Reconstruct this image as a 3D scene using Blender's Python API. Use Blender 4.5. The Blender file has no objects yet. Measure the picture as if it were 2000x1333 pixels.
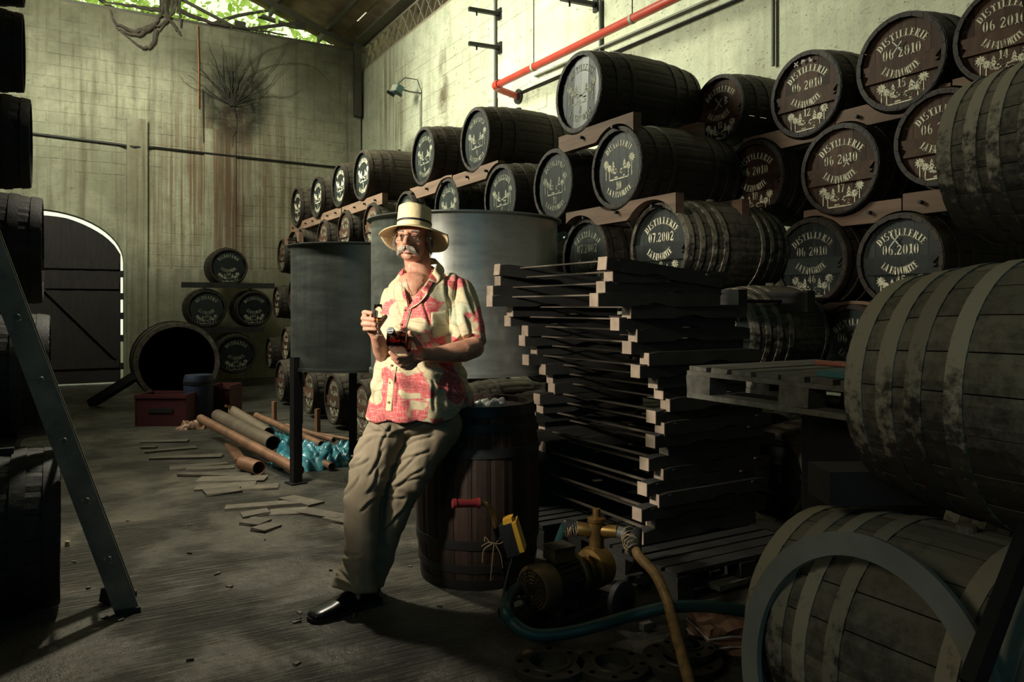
import bpy, bmesh, math, random
from mathutils import Vector, Matrix, Euler, noise
from mathutils.bvhtree import BVHTree
R = random.Random(7)
PI = math.pi
sc = bpy.context.scene
COL = sc.collection

# ------------------------------------------------------------ camera
F, HOR, CAMZ, YAW = 1500.0, 600.0, 1.36, math.radians(30.1)
CY, SY = math.cos(YAW), math.sin(YAW)
def W(px, py, d):
    """point of the room seen at photo pixel (px,py) at forward distance d"""
    lat = (px - 1000) / F * d
    return Vector((CY * lat + SY * d, CY * d - SY * lat, CAMZ + (HOR - py) / F * d))
def on_x(px, X):
    t = (px - 1000) / F
    Y = X * (CY - SY * t) / (SY + CY * t)
    return Y, SY * X + CY * Y
def on_y(px, Y):
    t = (px - 1000) / F
    d = Y / (CY - SY * t)
    return CY * t * d + SY * d, d
def fl(px, py, z=0.0):
    d = (CAMZ - z) * F / (py - HOR)
    p = W(px, py, d); p.z = z
    return p
cd = bpy.data.cameras.new('camera')
cam = bpy.data.objects.new('camera', cd); COL.objects.link(cam)
cd.sensor_width = 36; cd.lens = F / 2000 * 36
cd.shift_y = (HOR - 666.5) / 2000
cd.clip_start = 0.05; cd.clip_end = 200
cam.location = (0, 0, CAMZ)
cam.rotation_euler = (PI / 2, 0, -YAW)
sc.camera = cam
# ------------------------------------------------------------ world, lights, exposure
sc.view_settings.view_transform = 'Standard'
sc.view_settings.look = 'None'
sc.view_settings.gamma = 1.0
sc.view_settings.use_curve_mapping = False
sc.view_settings.exposure = 0.0
sc.cycles.use_denoising = True
sc.cycles.max_bounces = 6
sc.cycles.sample_clamp_indirect = 4.0
wd = bpy.data.worlds.new('sky'); sc.world = wd; wd.use_nodes = True
bg = wd.node_tree.nodes['Background']
bg.inputs[0].default_value = (0.86, 0.95, 0.62, 1); bg.inputs[1].default_value = 1.35
def look(o, target):
    d = Vector(target) - o.location
    o.rotation_euler = d.to_track_quat('-Z', 'Y').to_euler()
def cam_pt(lat, d, z): return Vector((CY * lat + SY * d, CY * d - SY * lat, z))
def area(name, loc, target, size, power, col, spread=PI, size_y=None):
    l = bpy.data.lights.new(name, 'AREA'); l.energy = power; l.color = col
    l.size = size; l.spread = spread
    if size_y: l.shape = 'RECTANGLE'; l.size_y = size_y
    o = bpy.data.objects.new(name, l); COL.objects.link(o); o.location = loc; look(o, target); return o
def spot(name, loc, target, power, col, angle, blend, radius):
    l = bpy.data.lights.new(name, 'SPOT'); l.energy = power; l.color = col
    l.spot_size = math.radians(angle); l.spot_blend = blend; l.shadow_soft_size = radius
    o = bpy.data.objects.new(name, l); COL.objects.link(o); o.location = loc; look(o, target); return o
# daylight from the roof light on the left slope, on the two pale walls
area('roof_light', (-1.6, 9.5, 7.3), (5.2, 8.5, 5.2), 2.0, 820, (1.0, 1.0, .80), PI * .55, 6)
area('roof_light_rear', (-.8, 9.5, 6.7), (.2, 15.3, 4.9), 1.6, 125, (.97, 1, .78), PI * .45)
# lamp on a boom over the aisle behind the man
spot('aisle_lamp', (.9, 5.5, 3.9), (.9, 5.0, 0), 620, (1, .93, .74), 80, 1, .12)
# key lamp left of the man
spot('key_lamp', tuple(cam_pt(-2.15, 2.1, 2.05)), tuple(W(775, 630, 3.6)), 500, (1, .90, .74), 48, .8, .09)
# added teal fill behind the camera, tinting the dark parts
area('room_fill', (-.3, -2.4, 2.6), (1.6, 5, 1), 3.2, 12, (.16, .68, .95))
area('side_fill', (-3.4, 1.2, 3.4), (2.6, 1.6, 1.6), 1.2, 7, (1, .92, .70), PI * .4)  # added fill from the left, lifts the big casks

# ------------------------------------------------------------ mesh helpers
class MB:
    def __init__(s): s.v = []; s.f = []
    def add(s, vs, fs):
        b = len(s.v); s.v += [tuple(v) for v in vs]; s.f += [tuple(i + b for i in f) for f in fs]; return s
    def box(s, c, size, rot=None, jit=0):
        x, y, z = size[0] / 2, size[1] / 2, size[2] / 2
        vs = [Vector((a * x, b * y, d * z)) for a in (-1, 1) for b in (-1, 1) for d in (-1, 1)]
        if jit: vs = [v + Vector((R.uniform(-jit, jit), R.uniform(-jit, jit), R.uniform(-jit, jit))) for v in vs]
        if rot is not None: vs = [rot @ v for v in vs]
        c = Vector(c)
        return s.add([v + c for v in vs], [(0, 1, 3, 2), (4, 6, 7, 5), (0, 4, 5, 1), (2, 3, 7, 6), (0, 2, 6, 4), (1, 5, 7, 3)])
    def beam(s, a, b, w, h, up=(0, 0, 1)):
        a, b = Vector(a), Vector(b); d = b - a; L = d.length; x = d.normalized(); u = Vector(up)
        y = u.cross(x).normalized(); z = x.cross(y)
        return s.box((a + b) / 2, (L, w, h), Matrix((x, y, z)).transposed())
    def tube(s, pts, r, n=10, closed=False, caps=True):
        pts = [Vector(p) for p in pts]; m = len(pts)
        rr = r if isinstance(r, (list, tuple)) else [r] * m
        vs = []; fs = []; prev = None
        for i, p in enumerate(pts):
            if closed: t = pts[(i + 1) % m] - pts[i - 1]
            else: t = pts[min(i + 1, m - 1)] - pts[max(i - 1, 0)]
            if t.length < 1e-9: t = Vector((0, 0, 1))
            t.normalize()
            if prev is None:
                a = Vector((0, 0, 1)) if abs(t.z) < .9 else Vector((1, 0, 0))
                u = t.cross(a).normalized()
            else:
                u = (prev - t * prev.dot(t))
                u = u.normalized() if u.length > 1e-6 else prev
            prev = u; w = t.cross(u)
            for k in range(n):
                an = 2 * PI * k / n
                vs.append(p + (u * math.cos(an) + w * math.sin(an)) * rr[i])
        for i in range(m if closed else m - 1):
            j = (i + 1) % m
            for k in range(n):
                k2 = (k + 1) % n
                fs.append((i * n + k, i * n + k2, j * n + k2, j * n + k))
        if caps and not closed:
            fs.append(tuple(range(n - 1, -1, -1))); fs.append(tuple((m - 1) * n + k for k in range(n)))
        return s.add(vs, fs)
    def lathe(s, prof, n=32, M=None, sx=1, sy=1, closed=False):
        """prof = [(r, z)], revolved round z, then matrix M"""
        vs = []; fs = []; m = len(prof)
        for r, z in prof:
            for k in range(n):
                a = 2 * PI * k / n
                v = Vector((r * math.cos(a) * sx, r * math.sin(a) * sy, z))
                vs.append(M @ v if M is not None else v)
        for i in range(m if closed else m - 1):
            j = (i + 1) % m
            for k in range(n):
                k2 = (k + 1) % n
                fs.append((i * n + k, i * n + k2, j * n + k2, j * n + k))
        if not closed:
            if prof[0][0] > 1e-5: fs.append(tuple(range(n - 1, -1, -1)))
            if prof[-1][0] > 1e-5: fs.append(tuple((m - 1) * n + k for k in range(n)))
        return s.add(vs, fs)
    def ell(s, c, rad, n=14, m=10, M=None):
        vs = []; fs = []; c = Vector(c)
        for i in range(m + 1):
            th = PI * i / m
            for k in range(n):
                a = 2 * PI * k / n
                v = Vector((rad[0] * math.sin(th) * math.cos(a), rad[1] * math.sin(th) * math.sin(a), rad[2] * math.cos(th)))
                v = (M @ v if M is not None else v) + c
                vs.append(v)
        for i in range(m):
            for k in range(n):
                k2 = (k + 1) % n
                fs.append((i * n + k, (i + 1) * n + k, (i + 1) * n + k2, i * n + k2))
        return s.add(vs, fs)
    def prism(s, poly, axis_fn, t0, t1):
        """poly 2D list; axis_fn(u, v, t) -> point"""
        n = len(poly)
        vs = [axis_fn(u, v, t0) for u, v in poly] + [axis_fn(u, v, t1) for u, v in poly]
        fs = [tuple(range(n))[::-1], tuple(range(n, 2 * n))] + [(i, (i + 1) % n, n + (i + 1) % n, n + i) for i in range(n)]
        return s.add(vs, fs)
    def mesh(s, name, mat=None, smooth=False, merge=False, recalc=True):
        me = bpy.data.meshes.new(name); me.from_pydata(s.v, [], s.f)
        if merge or recalc:
            bm = bmesh.new(); bm.from_mesh(me)
            if merge: bmesh.ops.remove_doubles(bm, verts=bm.verts, dist=1e-5)
            if recalc: bmesh.ops.recalc_face_normals(bm, faces=bm.faces)
            bm.to_mesh(me); bm.free()
        if mat: me.materials.append(mat)
        if smooth:
            me.polygons.foreach_set('use_smooth', [True] * len(me.polygons))
            if smooth is not True and hasattr(me, 'set_sharp_from_angle'): me.set_sharp_from_angle(angle=math.radians(smooth))
        me.update(); return me
    def build(s, name, mat=None, parent=None, smooth=False, loc=None, merge=False, recalc=True):
        return link(s.mesh(name, mat, smooth, merge, recalc), name, parent, loc)
def link(me, name, parent=None, loc=None, rot=None):
    o = bpy.data.objects.new(name, me); COL.objects.link(o)
    if parent is not None: o.parent = parent
    if loc is not None: o.location = loc
    if rot is not None: o.rotation_euler = rot
    return o
def tag(o, label=None, cat=None, group=None, kind=None):
    if label: o['label'] = label
    if cat: o['category'] = cat
    if group: o['group'] = group
    if kind: o['kind'] = kind
    return o
def thing(name, label, cat, loc=(0, 0, 0), rot=None, group=None):
    o = bpy.data.objects.new(name, None); COL.objects.link(o); o.empty_display_size = .1
    o.location = loc
    if rot is not None: o.rotation_euler = rot
    return tag(o, label, cat, group)
def rel(mb, origin):
    o = Vector(origin); mb.v = [tuple(Vector(v) - o) for v in mb.v]; return mb
def copy_tree(o, parent=None):
    c = o.copy(); COL.objects.link(c); c.parent = parent
    for ch in list(o.children): copy_tree(ch, c)
    return c
def bez(pts, n=8):
    """Catmull-Rom through pts"""
    P = [Vector(p) for p in pts]; P = [P[0] * 2 - P[1]] + P + [P[-1] * 2 - P[-2]]; out = []
    for i in range(1, len(P) - 2):
        for k in range(n):
            t = k / n; a, b, c, d = P[i - 1], P[i], P[i + 1], P[i + 2]
            out.append(.5 * ((2 * b) + (c - a) * t + (2 * a - 5 * b + 4 * c - d) * t * t + (3 * b - a - 3 * c + d) * t ** 3))
    out.append(P[-2]); return out

# ------------------------------------------------------------ materials
class NT:
    def __init__(s, name):
        s.m = bpy.data.materials.new(name); s.m.use_nodes = True; s.t = s.m.node_tree; s.n = s.t.nodes
        s.b = s.n['Principled BSDF']; s.out = s.n['Material Output']
    def node(s, typ, **kw):
        n = s.n.new(typ)
        for k, v in kw.items(): setattr(n, k, v)
        return n
    def ln(s, a, b): s.t.links.new(a, b)
    def coord(s, kind='Object', scale=(1, 1, 1), loc=(0, 0, 0), rot=(0, 0, 0)):
        if kind == 'World': o = s.node('ShaderNodeNewGeometry').outputs['Position']
        else: o = s.node('ShaderNodeTexCoord').outputs[kind]
        mp = s.node('ShaderNodeMapping'); mp.inputs['Scale'].default_value = scale; mp.inputs['Location'].default_value = loc
        mp.inputs['Rotation'].default_value = rot
        s.ln(o, mp.inputs['Vector'])
        if kind == 'Object':
            r = s.node('ShaderNodeObjectInfo').outputs['Random']
            mu = s.node('ShaderNodeMath', operation='MULTIPLY'); mu.inputs[1].default_value = 37.0; s.ln(r, mu.inputs[0])
            va = s.node('ShaderNodeVectorMath', operation='ADD'); s.ln(mp.outputs[0], va.inputs[0]); s.ln(mu.outputs[0], va.inputs[1])
            return va.outputs[0]
        return mp.outputs[0]
    def noise(s, vec, scale, detail=4, rough=.55, dist=0):
        n = s.node('ShaderNodeTexNoise'); n.inputs['Scale'].default_value = scale; n.inputs['Detail'].default_value = detail
        n.inputs['Roughness'].default_value = rough; n.inputs['Distortion'].default_value = dist
        s.ln(vec, n.inputs['Vector']); return n.outputs['Fac']
    def ramp(s, fac, stops, interp='LINEAR'):
        n = s.node('ShaderNodeValToRGB'); e = n.color_ramp.elements; n.color_ramp.interpolation = interp
        while len(e) > 1: e.remove(e[0])
        e[0].position = stops[0][0]; e[0].color = c4(stops[0][1])
        for p, c in stops[1:]:
            x = e.new(p); x.color = c4(c)
        s.ln(fac, n.inputs[0]); return n.outputs[0]
    def mix(s, fac, a, b, mode='MIX'):
        n = s.node('ShaderNodeMix', data_type='RGBA', blend_type=mode)
        for sock, v in ((n.inputs[0], fac), (n.inputs[6], a), (n.inputs[7], b)):
            if isinstance(v, bpy.types.NodeSocket): s.ln(v, sock)
            elif isinstance(v, (int, float)): sock.default_value = v if sock == n.inputs[0] else (v, v, v, 1)
            else: sock.default_value = c4(v)
        return n.outputs[2]
    def math(s, op, a, b=None, clamp=False):
        n = s.node('ShaderNodeMath', operation=op, use_clamp=clamp)
        for sock, v in ((n.inputs[0], a), (n.inputs[1], b)):
            if v is None: continue
            if isinstance(v, bpy.types.NodeSocket): s.ln(v, sock)
            else: sock.default_value = v
        return n.outputs[0]
    def bump(s, h, strength=.3, dist=.01):
        n = s.node('ShaderNodeBump'); n.inputs['Strength'].default_value = strength; n.inputs['Distance'].default_value = dist
        s.ln(h, n.inputs['Height']); s.ln(n.outputs[0], s.b.inputs['Normal'])
    def col(s, v):
        if isinstance(v, bpy.types.NodeSocket): s.ln(v, s.b.inputs['Base Color'])
        else: s.b.inputs['Base Color'].default_value = c4(v)
    def set(s, rough=.6, metal=0, spec=None):
        s.b.inputs['Roughness'].default_value = rough; s.b.inputs['Metallic'].default_value = metal
        if spec is not None: s.b.inputs['Specular IOR Level'].default_value = spec
        return s
def c4(c):
    if isinstance(c, (int, float)): c = (c, c, c)
    return tuple(c) + ((1,) if len(c) == 3 else ())
def simple(name, col, rough=.6, metal=0, var=.25, scale=8, bump=0, spec=None, stretch=(1, 1, 1), col2=None, bd=.003):
    s = NT(name); v = s.coord('Object', stretch); n = s.noise(v, scale, 5)
    c2 = col2 or tuple(x * (1 - var) for x in col)
    rnd = s.node('ShaderNodeObjectInfo').outputs['Random']
    c = s.ramp(n, [(.32, c2), (.68, col)])
    k = s.math('MULTIPLY_ADD', rnd, .35); s.n[-1].inputs[2].default_value = .82
    c = s.mix(1.0, c, k, 'MULTIPLY')
    s.col(c); s.set(rough, metal, spec)
    if bump: s.bump(n, bump, bd)
    return s.m

# ------------------------------------------------------------ the materials of the place
def gauss(s, pos, cx, cz, rx, rz, horiz='X'):
    """soft-edged stain mask round (cx, cz) on a wall"""
    sep = s.node('ShaderNodeSeparateXYZ'); s.ln(pos, sep.inputs[0])
    a = s.math('DIVIDE', s.math('SUBTRACT', sep.outputs[horiz], cx), rx); b = s.math('DIVIDE', s.math('SUBTRACT', sep.outputs['Z'], cz), rz)
    r = s.math('ADD', s.math('MULTIPLY', a, a), s.math('MULTIPLY', b, b))
    return s.math('SUBTRACT', 1.0, r, clamp=True)
def wall_mat(name, base, dirty, back):
    s = NT(name); pos = s.coord('World')
    big = s.noise(pos, .55, 5, .6, .4)
    c = s.mix(s.ramp(big, [(.38, 0), (.62, 1)]), dirty, base)
    mid = s.noise(pos, 3.2, 6, .65)
    c = s.mix(s.ramp(mid, [(.45, 0), (.7, .45)]), c, tuple(x * .62 for x in dirty))
    st = s.noise(s.coord('World', (7, 7, .35)), 1.0, 5, .6, .3)
    c = s.mix(s.ramp(st, [(.5, 0), (.72, .75 if back else .35)]), c, (.105, .085, .05) if back else (.22, .2, .13))
    if back:
        st2 = s.noise(s.coord('World', (14, 14, .25), (3, 0, 5)), 1.0, 4, .6)
        m = s.math('MULTIPLY', s.ramp(st2, [(.42, 0), (.6, 1)]), gauss(s, pos, 2.5, 3.6, 1.9, 2.3))
        c = s.mix(s.math('MULTIPLY', m, .85), c, (.15, .07, .035))
        m = s.math('MULTIPLY', s.math('MULTIPLY', gauss(s, pos, 2.78, 5.3, .75, .95), 1.5, True), s.ramp(mid, [(.25, .45), (.6, 1)]))
        c = s.mix(m, c, (.02, .022, .018))
        m = s.math('MULTIPLY', gauss(s, pos, 2.72, 3.5, .45, 2.2), s.ramp(st, [(.3, .2), (.6, 1)]))
        c = s.mix(s.math('MULTIPLY', m, .8), c, (.085, .045, .028))
        # lower wall, darker towards the floor
        sep = s.node('ShaderNodeSeparateXYZ'); s.ln(pos, sep.inputs[0])
        lo = s.math('MULTIPLY', s.math('SUBTRACT', 2.4, sep.outputs['Z']), 1.2, clamp=True)
        c = s.mix(s.math('MULTIPLY', lo, .55), c, (.07, .065, .04))
        up = s.math('MULTIPLY', s.math('SUBTRACT', sep.outputs['Z'], 5.2), .9, clamp=True)
        c = s.mix(s.math('MULTIPLY', up, s.ramp(big, [(.3, .9), (.6, .35)])), c, (.085, .08, .05))
    else:
        m = gauss(s, pos, 12.2, 3.95, 1.2, .42, 'Y')
        c = s.mix(s.math('MULTIPLY', m, s.ramp(mid, [(.4, 0), (.55, 1)])), c, (.07, .05, .03))
        m = gauss(s, pos, 11.3, 4.6, .25, 1.1, 'Y')
        c = s.mix(s.math('MULTIPLY', m, s.ramp(mid, [(.35, 0), (.6, .9)])), c, (.12, .08, .045))
        m = gauss(s, pos, 13.6, 5.2, 1.0, 1.6, 'Y')
        c = s.mix(s.math('MULTIPLY', m, s.ramp(st, [(.4, 0), (.62, .9)])), c, (.17, .14, .08))
    fine = s.noise(s.coord('World', (4, 4, 11)), 2.6, 6, .7, .6)
    c = s.mix(s.ramp(fine, [(.6, 0), (.655, .75)]), c, (.13, .12, .09))
    spk = s.noise(pos, 34, 3, .6)
    c = s.mix(s.ramp(spk, [(.62, 0), (.72, .6)]), c, (.1, .095, .07))
    s.col(c); s.set(.9, 0, .2)
    s.bump(s.math('ADD', s.math('ADD', mid, s.math('MULTIPLY', spk, .3)), s.math('MULTIPLY', fine, .5)), .55, .03)
    return s.m
M = {}
M['wall_right'] = wall_mat('limewashed blockwork', (.66, .68, .50), (.48, .50, .36), False)
M['wall_back'] = wall_mat('stained blockwork', (.42, .41, .30), (.23, .225, .16), True)

def floor_mat():
    s = NT('brushed concrete'); pos = s.coord('World')
    big = s.noise(pos, .9, 6, .6, .5); mid = s.noise(pos, 6, 6, .7)
    c = s.ramp(big, [(.3, (.034, .033, .026)), (.5, (.074, .068, .050)), (.7, (.135, .124, .09))])
    c = s.mix(s.ramp(mid, [(.45, 0), (.7, .55)]), c, (.028, .028, .022))
    br0 = s.noise(s.coord('World', (4, 46, 5), rot=(0, 0, .18)), 1.0, 5, .7, 1.4); msk = s.ramp(s.noise(pos, 1.6, 4, .6, .5), [(.40, 0), (.60, 1)])
    br = s.math('ADD', s.math('MULTIPLY', s.math('SUBTRACT', br0, .62), msk), .62)
    c = s.mix(s.ramp(br, [(.42, .65), (.56, 0)]), c, (.02, .02, .016))
    spk = s.noise(pos, 90, 2); c = s.mix(s.ramp(spk, [(.7, 0), (.76, .5)]), c, (.3, .28, .2))
    s.col(c); s.ln(s.ramp(mid, [(.3, .38), (.7, .62)]), s.b.inputs['Roughness'])
    s.bump(s.math('ADD', s.math('ADD', s.math('MULTIPLY', br, .9), s.math('MULTIPLY', mid, .8)), s.math('MULTIPLY', big, 1.0)), 1.0, .045)
    return s.m
M['floor'] = floor_mat()
def barrel_mat(name, wood, dust, dustlo, dusthi, rough=.62, patches=.3, fine=.3):
    s = NT(name); v = s.coord('Object', (1, 6, 6)); n = s.noise(v, 3.5, 6, .65)
    v2 = s.coord('World'); n2 = s.noise(v2, 4.5, 6, .68); n3 = s.noise(v2, 26, 4, .7)
    c = s.ramp(n, [(.3, tuple(x * .45 for x in wood)), (.7, wood)])
    m = s.math('ADD', s.math('MULTIPLY', n2, 1 - fine), s.math('MULTIPLY', n3, fine))
    nz = s.node('ShaderNodeSeparateXYZ'); s.ln(s.node('ShaderNodeNewGeometry').outputs['Normal'], nz.inputs[0])
    # settled dust lies where the cask faces up
    up = s.math('MULTIPLY_ADD', nz.outputs['Z'], .22); s.n[-1].inputs[2].default_value = 0.0
    m = s.math('ADD', m, up)
    c = s.mix(s.ramp(m, [(dustlo, 0), (dusthi, 1)]), c, dust)
    rnd = s.node('ShaderNodeObjectInfo').outputs['Random']
    k = s.math('MULTIPLY_ADD', rnd, .45); s.n[-1].inputs[2].default_value = .75
    c = s.mix(1.0, c, k, 'MULTIPLY')
    s.col(c); s.set(rough, 0, .35); s.bump(s.math('ADD', s.math('MULTIPLY', n, .5), n3), .45, .006); return s.m
M['stave'] = barrel_mat('dark aged oak stave', (.040, .030, .020), (.115, .10, .068), .55, .85)
M['stave_big'] = barrel_mat('dusty cask stave', (.05, .045, .033), (.17, .155, .11), .40, .66, .8, fine=.55)
M['hoop'] = barrel_mat('rusted hoop iron', (.034, .028, .022), (.10, .085, .06), .55, .8, .55)
M['hoop_big'] = barrel_mat('flaking limed hoop', (.05, .045, .035), (.30, .275, .20), .43, .56, .8, fine=.6)
def head_mat(name, col, col2, rough, gloss):
    s = NT(name); v = s.coord('Object', (1, 9, 1)); n = s.noise(v, 4, 6, .65)
    n2 = s.noise(s.coord('Object'), 9, 5, .7)
    rnd = s.node('ShaderNodeObjectInfo').outputs['Random']
    c = s.ramp(n, [(.3, col2), (.7, col)])
    k = s.math('MULTIPLY_ADD', rnd, 1.0); s.n[-1].inputs[2].default_value = .5
    c = s.mix(1.0, c, k, 'MULTIPLY')
    c = s.mix(s.ramp(n2, [(.55, 0), (.8, .5)]), c, tuple(x * 2.2 for x in col))
    s.col(c); s.set(rough, 0, gloss); s.bump(n2, .25, .004); return s.m
M['head_black'] = head_mat('black painted cask head', (.022, .028, .024), (.010, .014, .013), .45, .28)
M['head_brown'] = head_mat('brown oak cask head', (.088, .046, .027), (.036, .019, .012), .62, .2)
def paint(name, col, lo, hi):
    s = NT(name); n = s.noise(s.coord('Object'), 30, 5, .7)
    s.col(s.ramp(n, [(lo, tuple(x * .25 for x in col)), (hi, col)])); s.set(.7); return s.m
M['stencil'] = paint('cream stencil paint', (.80, .75, .54), .36, .5)
M['stencil_dim'] = paint('worn stencil paint', (.40, .40, .29), .4, .58)
M['chalk'] = paint('white chalk', (.62, .62, .55), .3, .45)
M['stave_shaded'] = barrel_mat('shaded cask stave', (.016, .017, .015), (.05, .05, .04), .6, .85)  # darker copy of the stave; the left pile's shade is in the colour
M['head_sheen'] = head_mat('head board with painted sheen', (.17, .18, .155), (.07, .08, .07), .4, .5)  # sheen of the glossy boards, put into a paler colour
M['drum_stave'] = head_mat('dark brown drum stave', (.026, .015, .010), (.014, .009, .007), .6, .25)
M['cradle'] = simple('sawn cradle timber', (.22, .135, .085), .75, var=.45, scale=7, bump=.4, stretch=(1, .25, 3))
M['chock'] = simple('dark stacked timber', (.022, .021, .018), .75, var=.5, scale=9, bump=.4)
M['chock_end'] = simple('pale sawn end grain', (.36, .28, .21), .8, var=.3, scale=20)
M['rod'] = simple('dull tie rod', (.16, .13, .10), .5, .4)
M['iron'] = simple('dark iron', (.028, .028, .028), .5, .6)
M['pipe_red'] = simple('red painted pipe', (.40, .052, .032), .38, var=.2, scale=5)
M['conduit'] = simple('grey conduit', (.09, .095, .08), .6)
M['conduit_pale'] = simple('pale conduit', (.33, .35, .26), .6)
M['steel_dark'] = simple('dark roof steel', (.10, .09, .065), .65, .2)
M['lattice'] = simple('pale lattice steel', (.36, .31, .22), .65, .1)
M['roof'] = simple('rusty corrugated sheet', (.34, .26, .16), .7, 0, var=.5, scale=3)
M['plank'] = simple('dark door plank', (.022, .014, .012), .8, var=.5, scale=5, stretch=(6, 6, .6), bump=.3, col2=(.008, .007, .008))
M['bark'] = simple('grey root bark', (.12, .10, .075), .9, var=.5, scale=12, bump=.5)
M['root'] = simple('thin dark root', (.05, .045, .035), .9)
M['cable_orange'] = simple('orange hanging root', (.55, .22, .09), .7)
def steel(name, base, r0, r1):
    s = NT(name); n = s.noise(s.coord('Object', (1, 1, 5)), 2.5, 6, .6); n2 = s.noise(s.coord('Object', (12, 12, .6)), 2, 4)
    n3 = s.noise(s.coord('Object'), 14, 5, .7)
    c = s.mix(s.ramp(n3, [(.5, 0), (.75, .5)]), s.ramp(n, [(.3, tuple(x * .7 for x in base)), (.7, base)]), tuple(x * .55 for x in base))
    s.col(c); s.b.inputs['Metallic'].default_value = .72
    s.ln(s.ramp(s.math('ADD', s.math('MULTIPLY', n, .6), s.math('MULTIPLY', n2, .4)), [(.35, r0), (.65, r1)]), s.b.inputs['Roughness'])
    s.bump(n3, .05, .004); return s.m
M['tank'] = steel('brushed stainless tank', (.40, .42, .38), .3, .46)
M['tank_dark'] = steel('grey tank steel', (.15, .165, .15), .34, .52)
M['alu'] = simple('grimy aluminium', (.24, .24, .19), .55, .1, var=.5, scale=10, bump=.2)
M['copper'] = simple('brown oxidised tube', (.36, .19, .11), .48, .35, var=.45, scale=6, stretch=(1, 1, 1))
M['pale_tube'] = simple('grey brown tube', (.26, .20, .14), .5, .2, var=.3, scale=4)
M['black'] = simple('black hole shade', (.008, .008, .009), .8)  # stands in for the shade inside holes, slots and bores
M['rubber'] = simple('black rubber', (.018, .02, .02), .55)
M['hose_green'] = simple('dark green hose', (.018, .06, .055), .42, var=.3)
M['hose_yellow'] = simple('yellow brown hose', (.36, .21, .07), .5, var=.55, scale=9, stretch=(3, 3, 3))
M['brass'] = simple('worn brass', (.36, .22, .07), .38, .75, var=.5, scale=9)
M['motor'] = simple('ochre motor enamel', (.13, .085, .03), .45, .2, var=.5, scale=9)
M['motor_dark'] = simple('dark motor fins', (.045, .036, .024), .5, .2)
M['yellow'] = simple('yellow plastic', (.85, .47, .05), .4, var=.1)
M['red_grip'] = simple('red rubber grip', (.33, .035, .035), .42, var=.3, scale=16)
M['red_crate'] = simple('dark red plastic', (.075, .008, .010), .6)
M['red_plank'] = simple('faded red plank', (.13, .03, .022), .7)
M['blue_drum'] = simple('dark blue plastic', (.008, .018, .05), .6)
M['slab'] = simple('thin worn slab', (.14, .122, .09), .7, var=.4, scale=12, bump=.3)
M['pallet'] = simple('weathered pallet wood', (.155, .15, .12), .8, var=.5, scale=8, bump=.4, stretch=(1, 3, 3))
M['flange'] = simple('dark cast flange', (.06, .052, .04), .55, .4, var=.4, bump=.3)
M['ring'] = simple('grey coated ring', (.20, .215, .19), .55, .0, var=.3, scale=7)
M['card'] = simple('brown parcel card', (.34, .19, .12), .35, var=.3, scale=6)
M['wire'] = simple('pale binding wire', (.55, .42, .26), .4, .3)
M['rope'] = simple('frayed twine', (.40, .28, .15), .9)
M['plastic_clear'] = simple('crumpled clear film', (.55, .56, .52), .25, var=.2)
s = NT('blue plastic film'); n = s.noise(s.coord('Object'), 7, 5)
s.col(s.ramp(n, [(.35, (.02, .22, .33)), (.65, (.16, .55, .62))])); s.set(.25, 0, .7); s.b.inputs['Transmission Weight'].default_value = .25
s.bump(n, .5, .02); M['film'] = s.m
s = NT('leaf'); r = s.node('ShaderNodeTexNoise'); r.inputs['Scale'].default_value = 2.2
s.ln(s.coord('World'), r.inputs['Vector'])
cl = s.ramp(r.outputs['Fac'], [(.35, (.34, .55, .08)), (.6, (.80, .95, .36))])
df = s.node('ShaderNodeBsdfDiffuse'); tr = s.node('ShaderNodeBsdfTranslucent'); mx = s.node('ShaderNodeMixShader'); mx.inputs[0].default_value = .6
s.ln(cl, df.inputs[0]); s.ln(cl, tr.inputs[0]); s.ln(df.outputs[0], mx.inputs[1]); s.ln(tr.outputs[0], mx.inputs[2]); s.ln(mx.outputs[0], s.out.inputs[0]); M['leaf'] = s.m
# person
s = NT('skin'); n = s.noise(s.coord('Object'), 22, 5, .6); n2 = s.noise(s.coord('Object'), 90, 3)
s.col(s.mix(s.ramp(n2, [(.5, 0), (.8, .3)]), s.ramp(n, [(.35, (.44, .20, .13)), (.65, (.60, .33, .22))]), (.34, .13, .09)))
s.set(.48, 0, .4); s.b.inputs['Subsurface Weight'].default_value = .08; s.b.inputs['Subsurface Radius'].default_value = (.02, .008, .004)
s.bump(s.math('ADD', n, n2), .25, .003); M['skin'] = s.m
def khaki():
    s = NT('khaki cotton'); n = s.noise(s.coord('Object'), 6, 5); w = s.noise(s.coord('Object', (1, 1, 1)), 220, 2)
    s.col(s.ramp(n, [(.3, (.20, .165, .112)), (.7, (.25, .21, .147))])); s.set(.85, 0, .15); s.bump(s.math('ADD', n, s.math('MULTIPLY', w, .3)), .25, .004); return s.m
M['khaki'] = khaki()
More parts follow.
